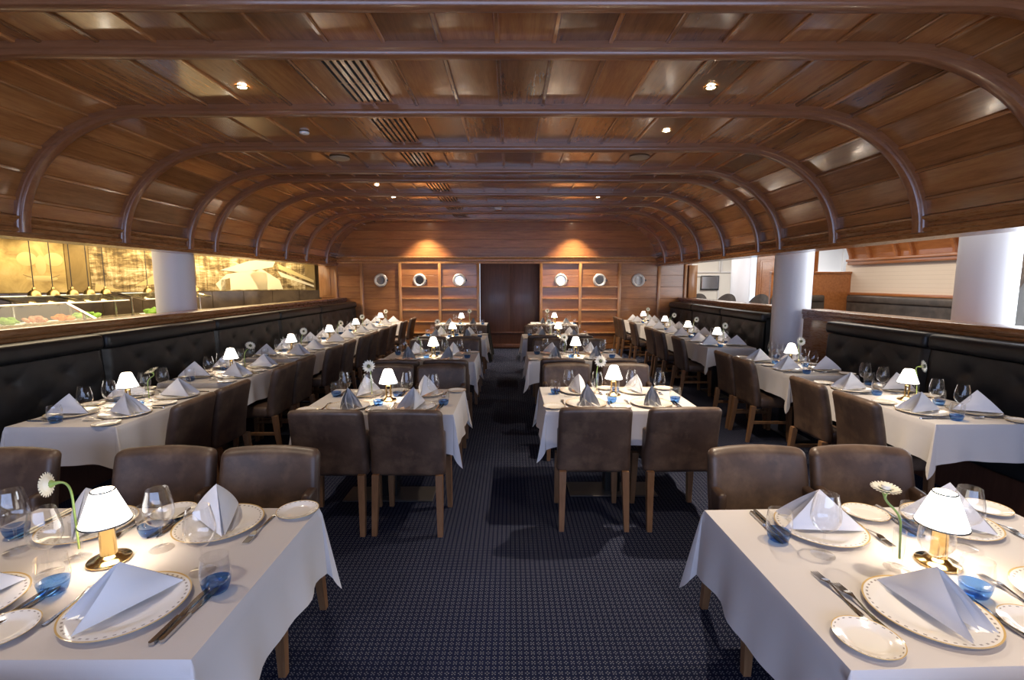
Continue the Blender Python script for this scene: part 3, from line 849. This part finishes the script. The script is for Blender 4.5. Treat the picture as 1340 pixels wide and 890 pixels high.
# aisle tables
aisle_table(0, -1, -1.88, -.765, 1.075, 1.865, (-1.3, 1.495), (-1.41, 1.505), (-.085, .005, .245), (-1, -.25, -.1), .7, 2.36, True,
            {(1, -1): dict(at=(-1.06, 1.262), nap=4, ang=-.68), (-1, -1): dict(at=(-1.53, 1.26), ang=-.6), (1, 1): dict(at=(-1.08, 1.725), nap=1, ang=.62), (-1, 1): dict(at=(-1.555, 1.715), nap=3, ang=.4)}, fine=True, chx={-1: -1.675, 1: -1.165})
aisle_table(0, 1, .78, 1.98, 1.055, 1.86, (1.37, 1.47), (1.215, 1.44), (-.05, .01, .262), (-.05, -.12, 1), .68, 2.36, True,
            {(-1, -1): dict(at=(1.14, 1.235), nap=4, ang=.32, kn=1, skip=('second fork',)), (1, -1): dict(at=(1.615, 1.28)), (-1, 1): dict(at=(1.13, 1.69), nap=0, ang=1.25), (1, 1): dict(at=(1.64, 1.73), nap=1, ang=.5)}, rz=.03, fine=True, chx={-1: 1.2, 1: 1.71})
aisle_table(1, -1, -1.47, -.39, 3.25, 4.05, (-.93, 3.66), (-1.08, 3.72), (-.01, -.01, .25), (.1, -1, .35), 2.99, 4.78, True, chx={-1: -1.18, 1: -.675},
            seats={(-1, -1): dict(ang=.5), (1, -1): dict(ang=-.35)})
aisle_table(1, 1, .25, 1.35, 3.34, 4.13, (.82, 3.82), (.69, 3.87), (.03, -.02, .265), (0, -1, .08), 3.05, 4.86, True, chx={-1: .555, 1: 1.14})
aisle_table(2, -1, -1.5, -.41, 5.47, 6.25, (-.93, 5.85), (-1.1, 5.92), (-.03, -.01, .23), (-.5, -.2, 1), 5.0, 6.97, False, chx={-1: -1.19, 1: -.68})
aisle_table(2, 1, .21, 1.33, 5.5, 6.28, (.79, 5.88), (.66, 5.95), (.0, -.01, .22), (.3, -1, .3), 5.08, 6.98, False, chx={-1: .555, 1: 1.11})
aisle_table(3, -1, -1.48, -.4, 7.62, 8.42, (-.95, 8.0), (-1.11, 8.08), (-.3 + .2, 0, .235), (.1, -1, .1), 7.22, 9.23, False)
aisle_table(3, 1, .2, 1.33, 7.65, 8.43, (.79, 8.05), (.66, 8.12), (-.02, -.01, .235), (.1, -1, .1), 7.36, 9.25, False)
aisle_table(4, -1, -1.55, -.5, 10.1, 10.85, (-1.05, 10.46), (-.88, 10.52), (0, -.01, .27), (.1, -1, .1), None, None, False,
            {(-1, 1): dict(none=1), (1, 1): dict(none=1), (-1, -1): dict(nap=0), (1, -1): dict(nap=0)})
aisle_table(4, 1, .45, 1.4, 10.2, 10.95, (.95, 10.58), (.8, 10.62), (0, -.01, .27), (0, -1, .05), None, None, False,
            {(-1, 1): dict(none=1), (1, 1): dict(none=1)})
# black floor-length cloth under the last buffet-side cloth
bc = cloth_mesh(1.09, .79, .735, 99, 'black_cloth', True)
tag(link('table_skirt', bc, None, (-1.025, 10.475, -.0045)), 'black floor-length cloth under the white one on the rearmost buffet-side aisle table', 'tablecloth')
# banquette tables
LT = [(2.97, 4.08, (3.37, 3.85), 3.55), (4.3, 5.42, (4.76, 5.24), 4.87), (5.68, 6.76, (6.12, 6.72), 6.2), (7.0, 8.1, (7.42, 7.92), 7.56), (8.3, 9.4, (8.6, 9.25), 8.8), (9.9, 11.2, (10.2, 11.1), 10.5)]
for k, (a, b, ch, ly) in enumerate(LT):
    hd = [((.0, .05, .235), (-.3, -.3, .9)), ((.05, .04, .25), (.5, -.5, .6)), ((.03, .02, .26), (.2, -1, .1)), ((.05, .04, .25), (.8, -.5, .3)), ((0, 0, .26), (.1, -1, .2)), ((0, 0, .26), (.1, -1, .2))][k]
    wall_table(k, -1, a, b, ch, ly, (.1, .06), *hd, k < 3)
RT = [(3.01, 4.3, (3.42, 3.99), 3.66), (4.64, 5.8, (5.12, 5.6), 5.26), (6.62, 7.62, (7.16,), 7.1), (7.78, 8.85, (8.08, 8.66), 8.25), (9.02, 10.1, (9.85,), 9.6), (10.65, 11.6, (10.96, 11.43), 10.95)]
for k, (a, b, ch, ly) in enumerate(RT):
    hd = [((.03, -.02, .25), (.6, -1, .3)), ((.02, 0, .25), (0, -1, .3)), ((.02, .0, .25), (.2, -1, .1)), ((.05, 0, .25), (.2, -1, .1)), ((.08, 0, .24), (.1, -1, .1)), ((0, 0, .27), (.1, -1, .2))][k]
    wall_table(k, 1, a, b, ch, ly, (.12, .06), *hd, k < 2)
MKA((-2.42, 2.34, 0), PI, 'brown leather armchair cut by the frame beside the first buffet-side aisle table')

# ------------------------------------------------------------------ buffet room behind the left parapet
A, B = V((-10.3, 9.9, 0)), V((-6.1, 13.9, 0)); dW = (B - A).normalized(); nW = V((dW.y, -dW.x, 0)); rzW = math.atan2(dW.y, dW.x)
Wl = (B - A).length
m = MB(); m.box(-3, Wl + .6, .0, .12, 0, 2.75); struct(m.build('wall_buffet_back', 'tiles' if False else 'mural_dark', None, A, rzW, 0))
m = MB()
for i in range(12):
    x0 = -2 + i * .72; m.rbox(x0 + .004, x0 + .716, -.03, -.002, 0, 1.415, .004, 1)
struct(m.build('wall_tile_dado', 'taupe_tile', None, A, rzW, 0))
def along(px): # distance along the mural wall met by an image column's line of sight from the photograph's standpoint
    k = (px - 668) / 640
    # (A + s d) with x/y = k
    return (k * A.y - A.x) / (dW.x - k * dW.y)
def board(name, s0, s1, mat, label):
    m = MB(); m.rbox(s0, s1, -.035, -.003, 1.425, 2.7, .003, 1); return tag(m.build(name, mat, None, A, rzW, 0), label, 'mural')
fm = board('mural_panel', -2, along(93), 'mural_plain', 'yellow sepia mural panel with a soft smiling face behind the buffet')
board('mural_panel', along(93) + .01, along(124), 'mural_dark', 'plain dark gold mural panel between the face and the station view')
sm = board('mural_panel', along(124) + .01, Wl + .3, 'mural_station', 'wide sepia mural of an old station behind the buffet')
# soft shapes of the face: cheeks, nose and a broad mouth
fc = along(62)
for dx, z, rx, rz_, mt in ((-.2, 2.12, .15, .14, 'mural_face_tone'), (.2, 2.12, .15, .14, 'mural_face_tone'), (0, 2.0, .08, .2, 'mural_face_tone'), (0, 1.72, .24, .06, 'mural_face_tone')):
    m = MB(); m.lathe([(0.0005, .012), (.5, .01), (.9, .003), (1, 0)], 24, Matrix.Diagonal((rx, .6, rz_, 1)) @ Matrix.Rotation(PI / 2, 4, 'X'))
    o = m.build('cheek', mt, fm, (fc + dx, -.035, z), 0, 60)
m = MB(); m.tube([(-.28, 0, 1.8), (-.16, 0, 1.74), (0, 0, 1.72), (.16, 0, 1.74), (.28, 0, 1.8)], [.006, .014, .016, .014, .006], 8); m.v = [(x, y * .25, z) for x, y, z in m.v]; m.build('mouth', 'mural_shadow', fm, (fc, -.036, 0))
# the bright hall and roof lines of the station view
def quad(pts, mt, par):
    m = MB(); m.add([V((along(px), -.038, z)) for px, z in pts] + [V((along(px), -.034, z)) for px, z in pts], [tuple(range(len(pts))), tuple(range(2 * len(pts) - 1, len(pts) - 1, -1))] + [(i, (i + 1) % len(pts), len(pts) + (i + 1) % len(pts), len(pts) + i) for i in range(len(pts))])
    m.build('painted_roof', mt, par, smooth=0)
for pts, mt in (([(292, 1.95), (330, 2.2), (366, 2.3), (360, 2.05), (320, 1.9)], 'mural_bright'), ([(285, 1.6), (300, 1.85), (330, 1.95), (352, 1.9), (352, 1.45), (290, 1.45)], 'mural_bright'),
                ([(330, 1.85), (345, 2.0), (368, 1.7), (372, 1.45), (340, 1.45)], 'mural_bright'), ([(366, 2.15), (412, 1.7), (412, 1.62), (368, 2.0)], 'mural_face_tone'), ([(366, 1.95), (412, 1.55), (412, 1.5), (370, 1.8)], 'mural_bright'),
                ([(180, 1.55), (205, 1.8), (209, 1.8), (209, 1.6)], 'mural_face_tone'), ([(130, 1.62), (165, 1.45), (128, 1.45)], 'mural_face_tone'), ([(160, 2.62), (175, 2.35), (182, 2.35), (172, 2.62)], 'mural_shadow'), ([(292, 1.45), (292, 1.7), (304, 1.75), (304, 1.45)], 'mural_shadow')):
    quad(pts, mt, sm)
m = MB(); m.box(-13, -4.45, YF, 18, 2.75, 2.85); struct(m.build('ceiling_buffet', 'cream_paint', smooth=0))
m = MB(); m.box(-13, -12.9, YF, 18, 0, 2.8); m.box(-13, -4.3, 17.9, 18, 0, 2.8); m.box(-6.0, -4.3, 14.6, 14.7, 0, 2.8); struct(m.build('wall_buffet_end', 'mural_dark', smooth=0))
def heat_lamp():
    t = thing('heat_lamp', '', 'heat lamp')
    m = MB(); m.lathe([(.012, .13), (.022, .12), (.024, .09), (.05, .075), (.07, .05), (.082, .0), (.08, 0), (.066, .048)], 20); m.build('shade', 'gilt', t, smooth=50)
    m = MB(); m.lathe([(0.0005, .0), (.05, .01), (.055, .04)], 14); m.build('bulb', 'heat_bulb', t)
    m = MB(); m.tube([(0, 0, .12), (0, 0, 1.31)], .006, 6); m.build('cord', 'dark_metal', t)
    return t
mk = Maker(heat_lamp())
HL = [7.45, 7.76, 8.1, 8.42, 8.76, 9.78, 10.95, 11.3]
for i, y in enumerate(HL): mk((-7.2, y, 1.44), 0, f'gold heat lamp hanging over the buffet, {ordn[i]} from the near end', 'heat lamps over the buffet')
def gantry(y0, y1, label):
    t = thing('buffet_shelf', label, 'shelf', (-7.2, (y0 + y1) / 2, 0), group='glass shelves over the buffet')
    L = y1 - y0
    m = MB(); m.add([V((-.22, -L / 2, 1.43)), V((.24, -L / 2, 1.32)), V((.24, L / 2, 1.32)), V((-.22, L / 2, 1.43)), V((-.22, -L / 2, 1.438)), V((.24, -L / 2, 1.328)), V((.24, L / 2, 1.328)), V((-.22, L / 2, 1.438))], [(3, 2, 1, 0), (4, 5, 6, 7), (0, 1, 5, 4), (1, 2, 6, 5), (2, 3, 7, 6), (3, 0, 4, 7)]); m.build('shelf_glass', 'guard_glass', t, smooth=0)
    for y in (-L / 2, 0, L / 2):
        m = MB(); m.tube([(-.24, y, 1.43), (.26, y, 1.32)], .02, 6); m.tube([(0, y, 1.37), (0, y, 1.02)], .02, 8); m.build('bracket', 'steel', t)
    m = MB(); m.tube([(.25, -L / 2, 1.32), (.25, L / 2, 1.32)], .014, 6); m.tube([(-.22, -L / 2, 1.43), (-.22, L / 2, 1.43)], .014, 6); m.build('rail', 'steel', t)
gantry(7.1, 8.95, 'near glass shelf on steel brackets under the heat lamps'); gantry(9.35, 11.4, 'far glass shelf on steel brackets, partly behind the round column')
t = thing('buffet_counter', 'long buffet counter with stone top behind the parapet', 'counter', (-6.4, 8.3, 0))
m = MB(); m.rbox(-1.25, 1.25, -3.4, 3.4, .98, 1.02, .008); m.build('stone_top', 'stone_top', t)
m = MB(); m.rbox(-1.15, 1.15, -3.3, 3.3, 0, .979, .005, 1); m.build('body', 'door_wood', t)
t = thing('sneeze_guard', 'angled glass sneeze guard with steel frame on the buffet counter', 'sneeze guard', (-6.3, 0, 0))
m = MB(); m.add([V((-.3, 5.7, 1.34)), V((.1, 5.7, 1.1)), V((.1, 7.35, 1.1)), V((-.3, 7.35, 1.34))], [(0, 1, 2, 3)]); m.build('glass_sheet', 'guard_glass', t, smooth=0)
m = MB(); m.tube([(-.3, 5.7, 1.34), (-.3, 7.35, 1.34)], .018, 6); m.tube([(.1, 5.7, 1.1), (.1, 7.35, 1.1)], .01, 6); m.build('rail', 'steel', t)
for y in (5.75, 7.3):
    m = MB(); m.tube([(-.3, y, 1.34), (.12, y, 1.1)], .02, 6); m.tube([(-.05, y, 1.2), (-.05, y, 1.021)], .022, 8); m.build('bracket', 'steel', t)
rk = random.Random(4)
def blob(name, mat, x, y, r, n, label, cat):
    m = MB(); m.lathe([(0.0005, 0), (r * .75, .0), (r * 1.1, .06), (r * 1.05, .06), (r * .7, .01)], 16)
    t = thing(name, label, cat, (x, y, 1.021)); m.build('dish', 'white_plastic', t, smooth=60)
    m = MB()
    for i in range(n):
        a, q = rk.uniform(0, 6.3), r * .8 * math.sqrt(rk.random()); s = r * rk.uniform(.25, .42)
        M = Matrix.Translation((q * math.cos(a), q * math.sin(a), .085 + rk.uniform(0, .05) * (1 - q / r))) @ Matrix.Rotation(rk.uniform(0, 6), 4, 'X') @ Matrix.Rotation(rk.uniform(0, 6), 4, 'Z')
        m.lathe([(0.0005, -s * .5), (s * .8, -s * .3), (s, 0), (s * .7, s * .35), (0.0005, s * .5)], 7, M)
    tag(m.build('food', mat, t, smooth=20), None, None, None, 'stuff')
blob('food_dish', 'lettuce', -6.75, 6.55, .16, 16, 'dish of green salad at the near end of the buffet', 'food dish')
blob('food_dish', 'ham_pink', -6.75, 6.95, .15, 14, 'dish of pink cold cuts under the sneeze guard', 'food dish')
blob('food_dish', 'carrot', -6.7, 7.32, .15, 14, 'dish of orange carrots under the end of the sneeze guard', 'food dish')
blob('food_dish', 'lettuce', -6.8, 7.85, .17, 16, 'dish of green leaves just past the sneeze guard', 'food dish')
blob('food_dish', 'lettuce', -6.6, 9.0, .16, 16, 'dish of greens on the buffet short of the round column', 'food dish')
blob('food_dish', 'bread_crust', -6.7, 9.45, .17, 12, 'dish of bread on the buffet behind the round column', 'food dish')
for i, (x, y) in enumerate(((-5.6, 5.6), (-5.55, 7.15), (-5.4, 9.9))):
    m = MB(); m.lathe([(0.0005, 0), (.045, 0), (.05, .03), (.05, .05), (0.0005, .05)], 16); tag(m.build('candle_light', 'counter_light', None, (x, y, 1.0205)), f'little glowing light on the buffet counter, {ordn[i]} from the near end', 'light', 'counter lights')

# ------------------------------------------------------------------ lounge beyond the right parapet
LX = 8.3
m = MB(); m.box(LX, LX + .1, 7.0, 12.2, 1.37, 2.1); struct(m.build('wall_shiplap', 'shiplap', smooth=0))
m = MB(); m.box(LX, LX + .1, 7.0, 12.2, 0, 1.37); m.box(7.0, LX, 6.98, 7.06, 0, 3.3); struct(m.build('wall_lounge_side', 'cream_paint', smooth=0))
m = MB(); m.rbox(LX - .07, LX + .02, 7.06, 12.0, 1.34, 1.4, .01); m.rbox(LX - .12, LX + .02, 7.06, 12.0, 2.05, 2.16, .02); m.rbox(LX - .16, LX, 7.06, 12.0, 2.13, 2.19, .015); struct(m.build('trim_5', 'lounge_wood'))
t = link('ceiling_lounge', None); struct(t)
arc = [(LX - 1.3 * (1 - math.cos(a)) , 2.1 + 1.0 * math.sin(a)) for a in [PI / 2 * i / 8 for i in range(9)]]
m = MB()
for (x0, z0), (x1, z1) in zip(arc[:-1], arc[1:]): m.box(0, 0, 0, 0, 0, 0) if False else m.add([V((x0, 7.06, z0)), V((x1, 7.06, z1)), V((x1, 12, z1)), V((x0, 12, z0))], [(0, 1, 2, 3)])
m.build('vault_boards', 'lounge_wood', t, smooth=0, fix=False)
for y in (7.6, 8.4, 9.15, 10.15, 10.55, 11.35, 11.95):
    mm = MB(); path = [V((x, y, z)) for x, z in arc]; fr = []
    for i in range(9):
        n = inner(arc[max(i - 1, 0)], arc[min(i + 1, 8)]); n = -n if n.x > 0 or (i == 8 and n.z > 0) else n
        fr.append((V((0, 1, 0)), n))
    mm.sweep(path, fr, [(-.05, -.01), (-.05, .06), (-.03, .085), (.03, .085), (.05, .06), (.05, -.01)]); mm.build('rib', 'lounge_wood', t)
m = MB(); m.box(4.6, 7.0, 3.0, 12, 3.1, 3.2); m.box(3.85, 12.6, 12, 18, 3.1, 3.2); m.box(3.85, 4.6, YF, 12, 2.27, 3.3); m.box(4.6, 10.5, YF, 3.0, 3.1, 3.2); m.box(4.6, 10.5, 3.0, 7.06, 3.1, 3.2); m.box(6.9, 8.5, 7, 12.2, 3.12, 3.2)
struct(m.build('ceiling_soffit', 'soffit_paint', smooth=0))
# lounge bench seats
def bench(loc, rz, L, label):
    t = thing('lounge_bench', label, 'banquette', loc, rz, 'benches in the lounge')
    m = MB(); m.grid(int(L / .06), 14, lambda u, v: V((-L / 2 + u * L, -.02 - .03 * max(math.exp(-(math.hypot((u * L) % .3 - .15, (v * .8) % .22 - .11)) / .04), 0) * -1 - .05, .45 + v * .8))); m.box(-L / 2, L / 2, -.03, .1, .3, 1.25); m.build('backrest', 'grey_leather', t, smooth=60, fix=False)
    m = MB(); m.rbox(-L / 2, L / 2, -.1, .1, 1.17, 1.335, .045, 4); m.build('head_roll', 'grey_leather', t, smooth=60)
    m = MB(); m.rbox(-L / 2, L / 2, -.6, -.03, .25, .45, .04, 3); m.build('seat', 'grey_leather', t, smooth=60)
    m = MB(); m.box(-L / 2, L / 2, -.55, .05, 0, .25); m.build('base', 'door_wood', t, smooth=0)
bench((LX - .12, 10.25, 0), -PI / 2, 3.1, 'brown tufted bench along the shiplap lounge wall, farther section')
bench((LX - .12, 8.1, 0), -PI / 2, 1.15, 'brown tufted bench section along the shiplap wall beside the column')
bench((6.95, 11.84, 0), 0, 1.2, 'brown tufted bench across the end of the lounge under wood panelling')
m = MB(); m.rbox(6.35, LX, 11.98, 12.06, 0, 1.86, .006); m.rbox(6.35, LX, 11.95, 12.08, 1.85, 1.9, .01); struct(m.build('wall_wainscot', 'lounge_wood', smooth=0))
m = MB(); m.rbox(7.15, 7.55, 12.1, 12.2, 0, 3.1, .01); m.rbox(7.25, 7.45, 12.08, 12.1, 1.95, 2.9, .006); struct(m.build('trim_6', 'lounge_wood'))
m = MB(); m.box(9.55, 12.6, 15.5, 15.6, 0, 3.2); m.box(12.5, 12.6, 12, 15.6, 0, 3.2); m.box(8.4, 12.6, 11.9, 12.0, 0, 1.2); struct(m.build('wall_corridor', 'white_paint', smooth=0))
m = MB(); m.rbox(10.4, 11.6, 15.42, 15.5, 1.98, 2.75, .01); m.rbox(9.6, 12, 15.4, 15.5, 1.9, 1.95, .005); struct(m.build('trim_7', 'white_paint'))
# far lounge wall with panel mouldings, mirrors, wooden door
FY = 16.5
m = MB(); m.box(3.85, 7.0, FY, FY + .1, 0, 3.2); struct(m.build('wall_lounge_far', 'cream_paint', smooth=0))
m = MB()
def frame(m, x0, x1, z0, z1, w=.05):
    for a, b, c, d in ((x0, x1, z0, z0 + w), (x0, x1, z1 - w, z1), (x0, x0 + w, z0 + w, z1 - w), (x1 - w, x1, z0 + w, z1 - w)): m.rbox(a, b, FY - .04, FY, c, d, .006, 1)
frame(m, 6.05, 7.0, 1.95, 2.75); frame(m, 6.0, 7.0, .9, 1.88); frame(m, 7.02, 7.9, 1.95, 2.75)
struct(m.build('trim_8', 'soffit_paint', smooth=0))
m = MB(); m.box(7.0, 8.05, FY, FY + .1, 0, 3.2); m.box(9.45, 9.56, 15.5, FY, 0, 3.2); struct(m.build('wall_lounge_far_end', 'cream_paint', smooth=0))
for x0, x1, lb in ((6.36, 6.98, 'wide wall mirror with dark frame on the far lounge wall'), (7.4, 7.75, 'small dark framed mirror right of the slim far column')):
    t = thing('wall_mirror', lb, 'mirror', ((x0 + x1) / 2, FY - .02, 1.62)); w = (x1 - x0) / 2
    m = MB(); m.rbox(-w, w, -.03, .0, -.24, .24, .006); m.build('mirror_frame', 'dark_metal', t)
    m = MB(); m.rbox(-w + .03, w - .03, -.036, -.028, -.2, .2, .002, 1); m.build('mirror_glass', 'porthole_mirror', t)
d = link('door_2', None, None, (8.75, FY - .5, 0)); struct(d)
m = MB(); m.rbox(-.75, .75, 0, .06, 0, 3.1, .01); m.rbox(-.6, .3, -.03, 0, .3, 2.3, .01); m.rbox(-.66, .36, -.012, 0, .24, 2.36, .01); m.build('leaf', 'lounge_wood', d)
m = MB(); m.lathe([(.0005, -.06), (.05, -.05), (.06, -.03), (.03, -.0)], 16, Matrix.Translation((-.1, -.03, 1.75)) @ Matrix.Rotation(-PI / 2, 4, 'X') @ Matrix.Diagonal((1, 1, -1, 1))); m.build('door_emblem', 'brass', d)
def tub(x, y, lb):
    t = thing('tub_chair', lb, 'chair', (x, y, 0), group='curved tub chairs in the lounge')
    def fn(u, v):
        a = PI * (1 + u); h = .78 + .52 * max(0, math.sin(PI * u)) ** .8
        return V((.36 * math.cos(a) * (1 - .05 * v), -.36 * math.sin(a) * -.8, .35 + (h - .35) * v))
    m = MB(); m.grid(20, 8, fn); m.grid(20, 8, lambda u, v: fn(u, v) * 1 + V((-.06 * math.cos(PI * (1 + u)), .06 * math.sin(PI * (1 + u)) * -1, 0)) * 1); m.build('shell', 'grey_leather', t, smooth=60, fix=False)
    m = MB(); m.lathe([(0.0005, .62), (.27, .62), (.3, .57), (.29, .4), (0.0005, .4)], 20); m.build('seat', 'grey_leather', t, smooth=60)
    for q in range(4):
        m = MB(); a = PI / 4 + q * PI / 2; m.tube([(.2 * math.cos(a), .2 * math.sin(a), .42), (.27 * math.cos(a), .27 * math.sin(a), 0)], [.022, .015], 8); m.build('leg', 'leg_wood', t)
tub(5.75, 15.2, 'curved brown tub chair nearest the wooden jamb in the far lounge'); tub(6.55, 15.0, 'curved brown tub chair just before the slim far column'); tub(7.35, 14.6, 'curved brown tub chair beyond the slim far column')
# bright window with a drawn curtain
w = link('window_1', None, None, (7.0, 0, 0)); struct(w)
m = MB()
for a, b, c, d_ in ((2.0, 6.98, .0, .75), (2.0, 6.98, 3.0, 3.3), (2.0, 2.1, .75, 3.0), (6.9, 6.98, .75, 3.0), (4.4, 4.48, .75, 3.0)): m.rbox(-.04, .06, a, b, c, d_, .008, 1)
m.build('window_frame', 'white_paint', w, smooth=0)
m = MB(); m.box(.0, .012, 2.1, 6.9, .75, 3.0); m.build('pane', 'pane_glass', w, smooth=0)
m = MB(); m.box(7.0, 7.1, YF, 2.0, 0, 3.3); struct(m.build('wall_lounge_window_side', 'cream_paint', smooth=0))
def cur(u, v):          # tied back: wide at the rail, gathered towards the far jamb lower down
    z = 2.95 - v * 2.2; k = max(0, min(1, v / .72)); g = 1 - .82 * k ** 1.1 if v < .72 else .18 + (v - .72) * .5
    y = 6.88 - (1 - u) * .95 * g
    return V((6.86 + .035 * math.sin(u * 34) * (.4 + .6 * g), y, z))
m = MB(); m.grid(60, 20, cur); t = m.build('window_curtain', 'curtain_cloth', smooth=60, fix=False); tag(t, 'beige curtain tied back beside the bright lounge window', 'curtain')

# ------------------------------------------------------------------ light
W = bpy.data.worlds.new('world'); S.world = W; W.use_nodes = True
W.node_tree.nodes['Background'].inputs[0].default_value = (.72, .84, 1, 1); W.node_tree.nodes['Background'].inputs[1].default_value = .8
def lamp_light(name, typ, loc, energy, color, rot=(0, 0, 0), **kw):
    l = bpy.data.lights.new(name, typ); l.energy = energy; l.color = color
    for k, v in kw.items(): setattr(l, k, v)
    o = link(name, l, None, loc); o.rotation_euler = rot; return o
for i, (x, y) in enumerate(SPOTS + [(1.43, 9.3)]):
    lamp_light('spot_light', 'SPOT', (x, y, ZC - .03), (48 if y < 5 else 40 if y < 10 else 150) * (3.6 if (x, y) == (1.5, 3.85) else 1), (1, .84, .64), (math.radians(-12) if y < 4 else 0, 0, 0), spot_size=math.radians(95), spot_blend=.9, shadow_soft_size=.03)
for y in (-.6, 1.6):
    for x in (-2.0, 1.5): lamp_light('spot_light', 'SPOT', (x, y, ZC - .03), 60 if x > 0 else 34, (1, .82, .6), spot_size=math.radians(95), spot_blend=.6, shadow_soft_size=.03)
# daylight of the windows behind the camera and of the lounge window
for o in list(bpy.data.objects):
    if o.name.startswith('table_lamp') and o.parent is None:
        lamp_light('lamp_bulb', 'POINT', (o.location.x, o.location.y, TZ + .2), 1.2, (1, .8, .56), shadow_soft_size=.025)
lamp_light('window_daylight', 'AREA', (0, YF + .12, 1.7), 75, (.4, .55, 1), (PI / 2, 0, 0), shape='RECTANGLE', size=7, size_y=1.6)
lamp_light('lounge_daylight', 'AREA', (6.8, 4.5, 1.9), 120, (.86, .92, 1), (0, PI / 2, 0), shape='RECTANGLE', size=2.2, size_y=4.8)
lamp_light('lounge_ceiling_light', 'AREA', (6.4, 9.6, 3.0), 45, (1, .86, .7), (0, 0, 0), shape='RECTANGLE', size=1.0, size_y=4)
lamp_light('corridor_light', 'AREA', (8.7, 13.6, 3.05), 45, (1, .97, .93), (0, 0, 0), shape='RECTANGLE', size=2, size_y=2)
lamp_light('far_lounge_light', 'AREA', (5.6, 14.4, 3.05), 40, (1, .95, .88), (0, 0, 0), shape='RECTANGLE', size=2, size_y=2.5)
# wall washers over the mural and warm light over the buffet
for i in range(8):
    p = A + dW * (-.2 + i * .85) + nW * .7
    lamp_light('mural_light', 'SPOT', (p.x, p.y, 2.7), 29, (1, .8, .46), (math.radians(32), 0, rzW), spot_size=math.radians(110), spot_blend=.8, shadow_soft_size=.05)
lamp_light('buffet_light', 'AREA', (-6.3, 8.5, 2.7), 95, (1, .82, .55), (0, 0, 0), shape='RECTANGLE', size=2, size_y=7)

S.view_settings.view_transform = 'Standard'; S.view_settings.look = 'None'; S.view_settings.gamma = 1; S.view_settings.use_curve_mapping = False
S.view_settings.exposure = 1.3
S.cycles.transparent_max_bounces = 24; S.cycles.use_denoising = True; S.cycles.sample_clamp_indirect = 6
S.cycles.caustics_reflective = False; S.cycles.caustics_refractive = False
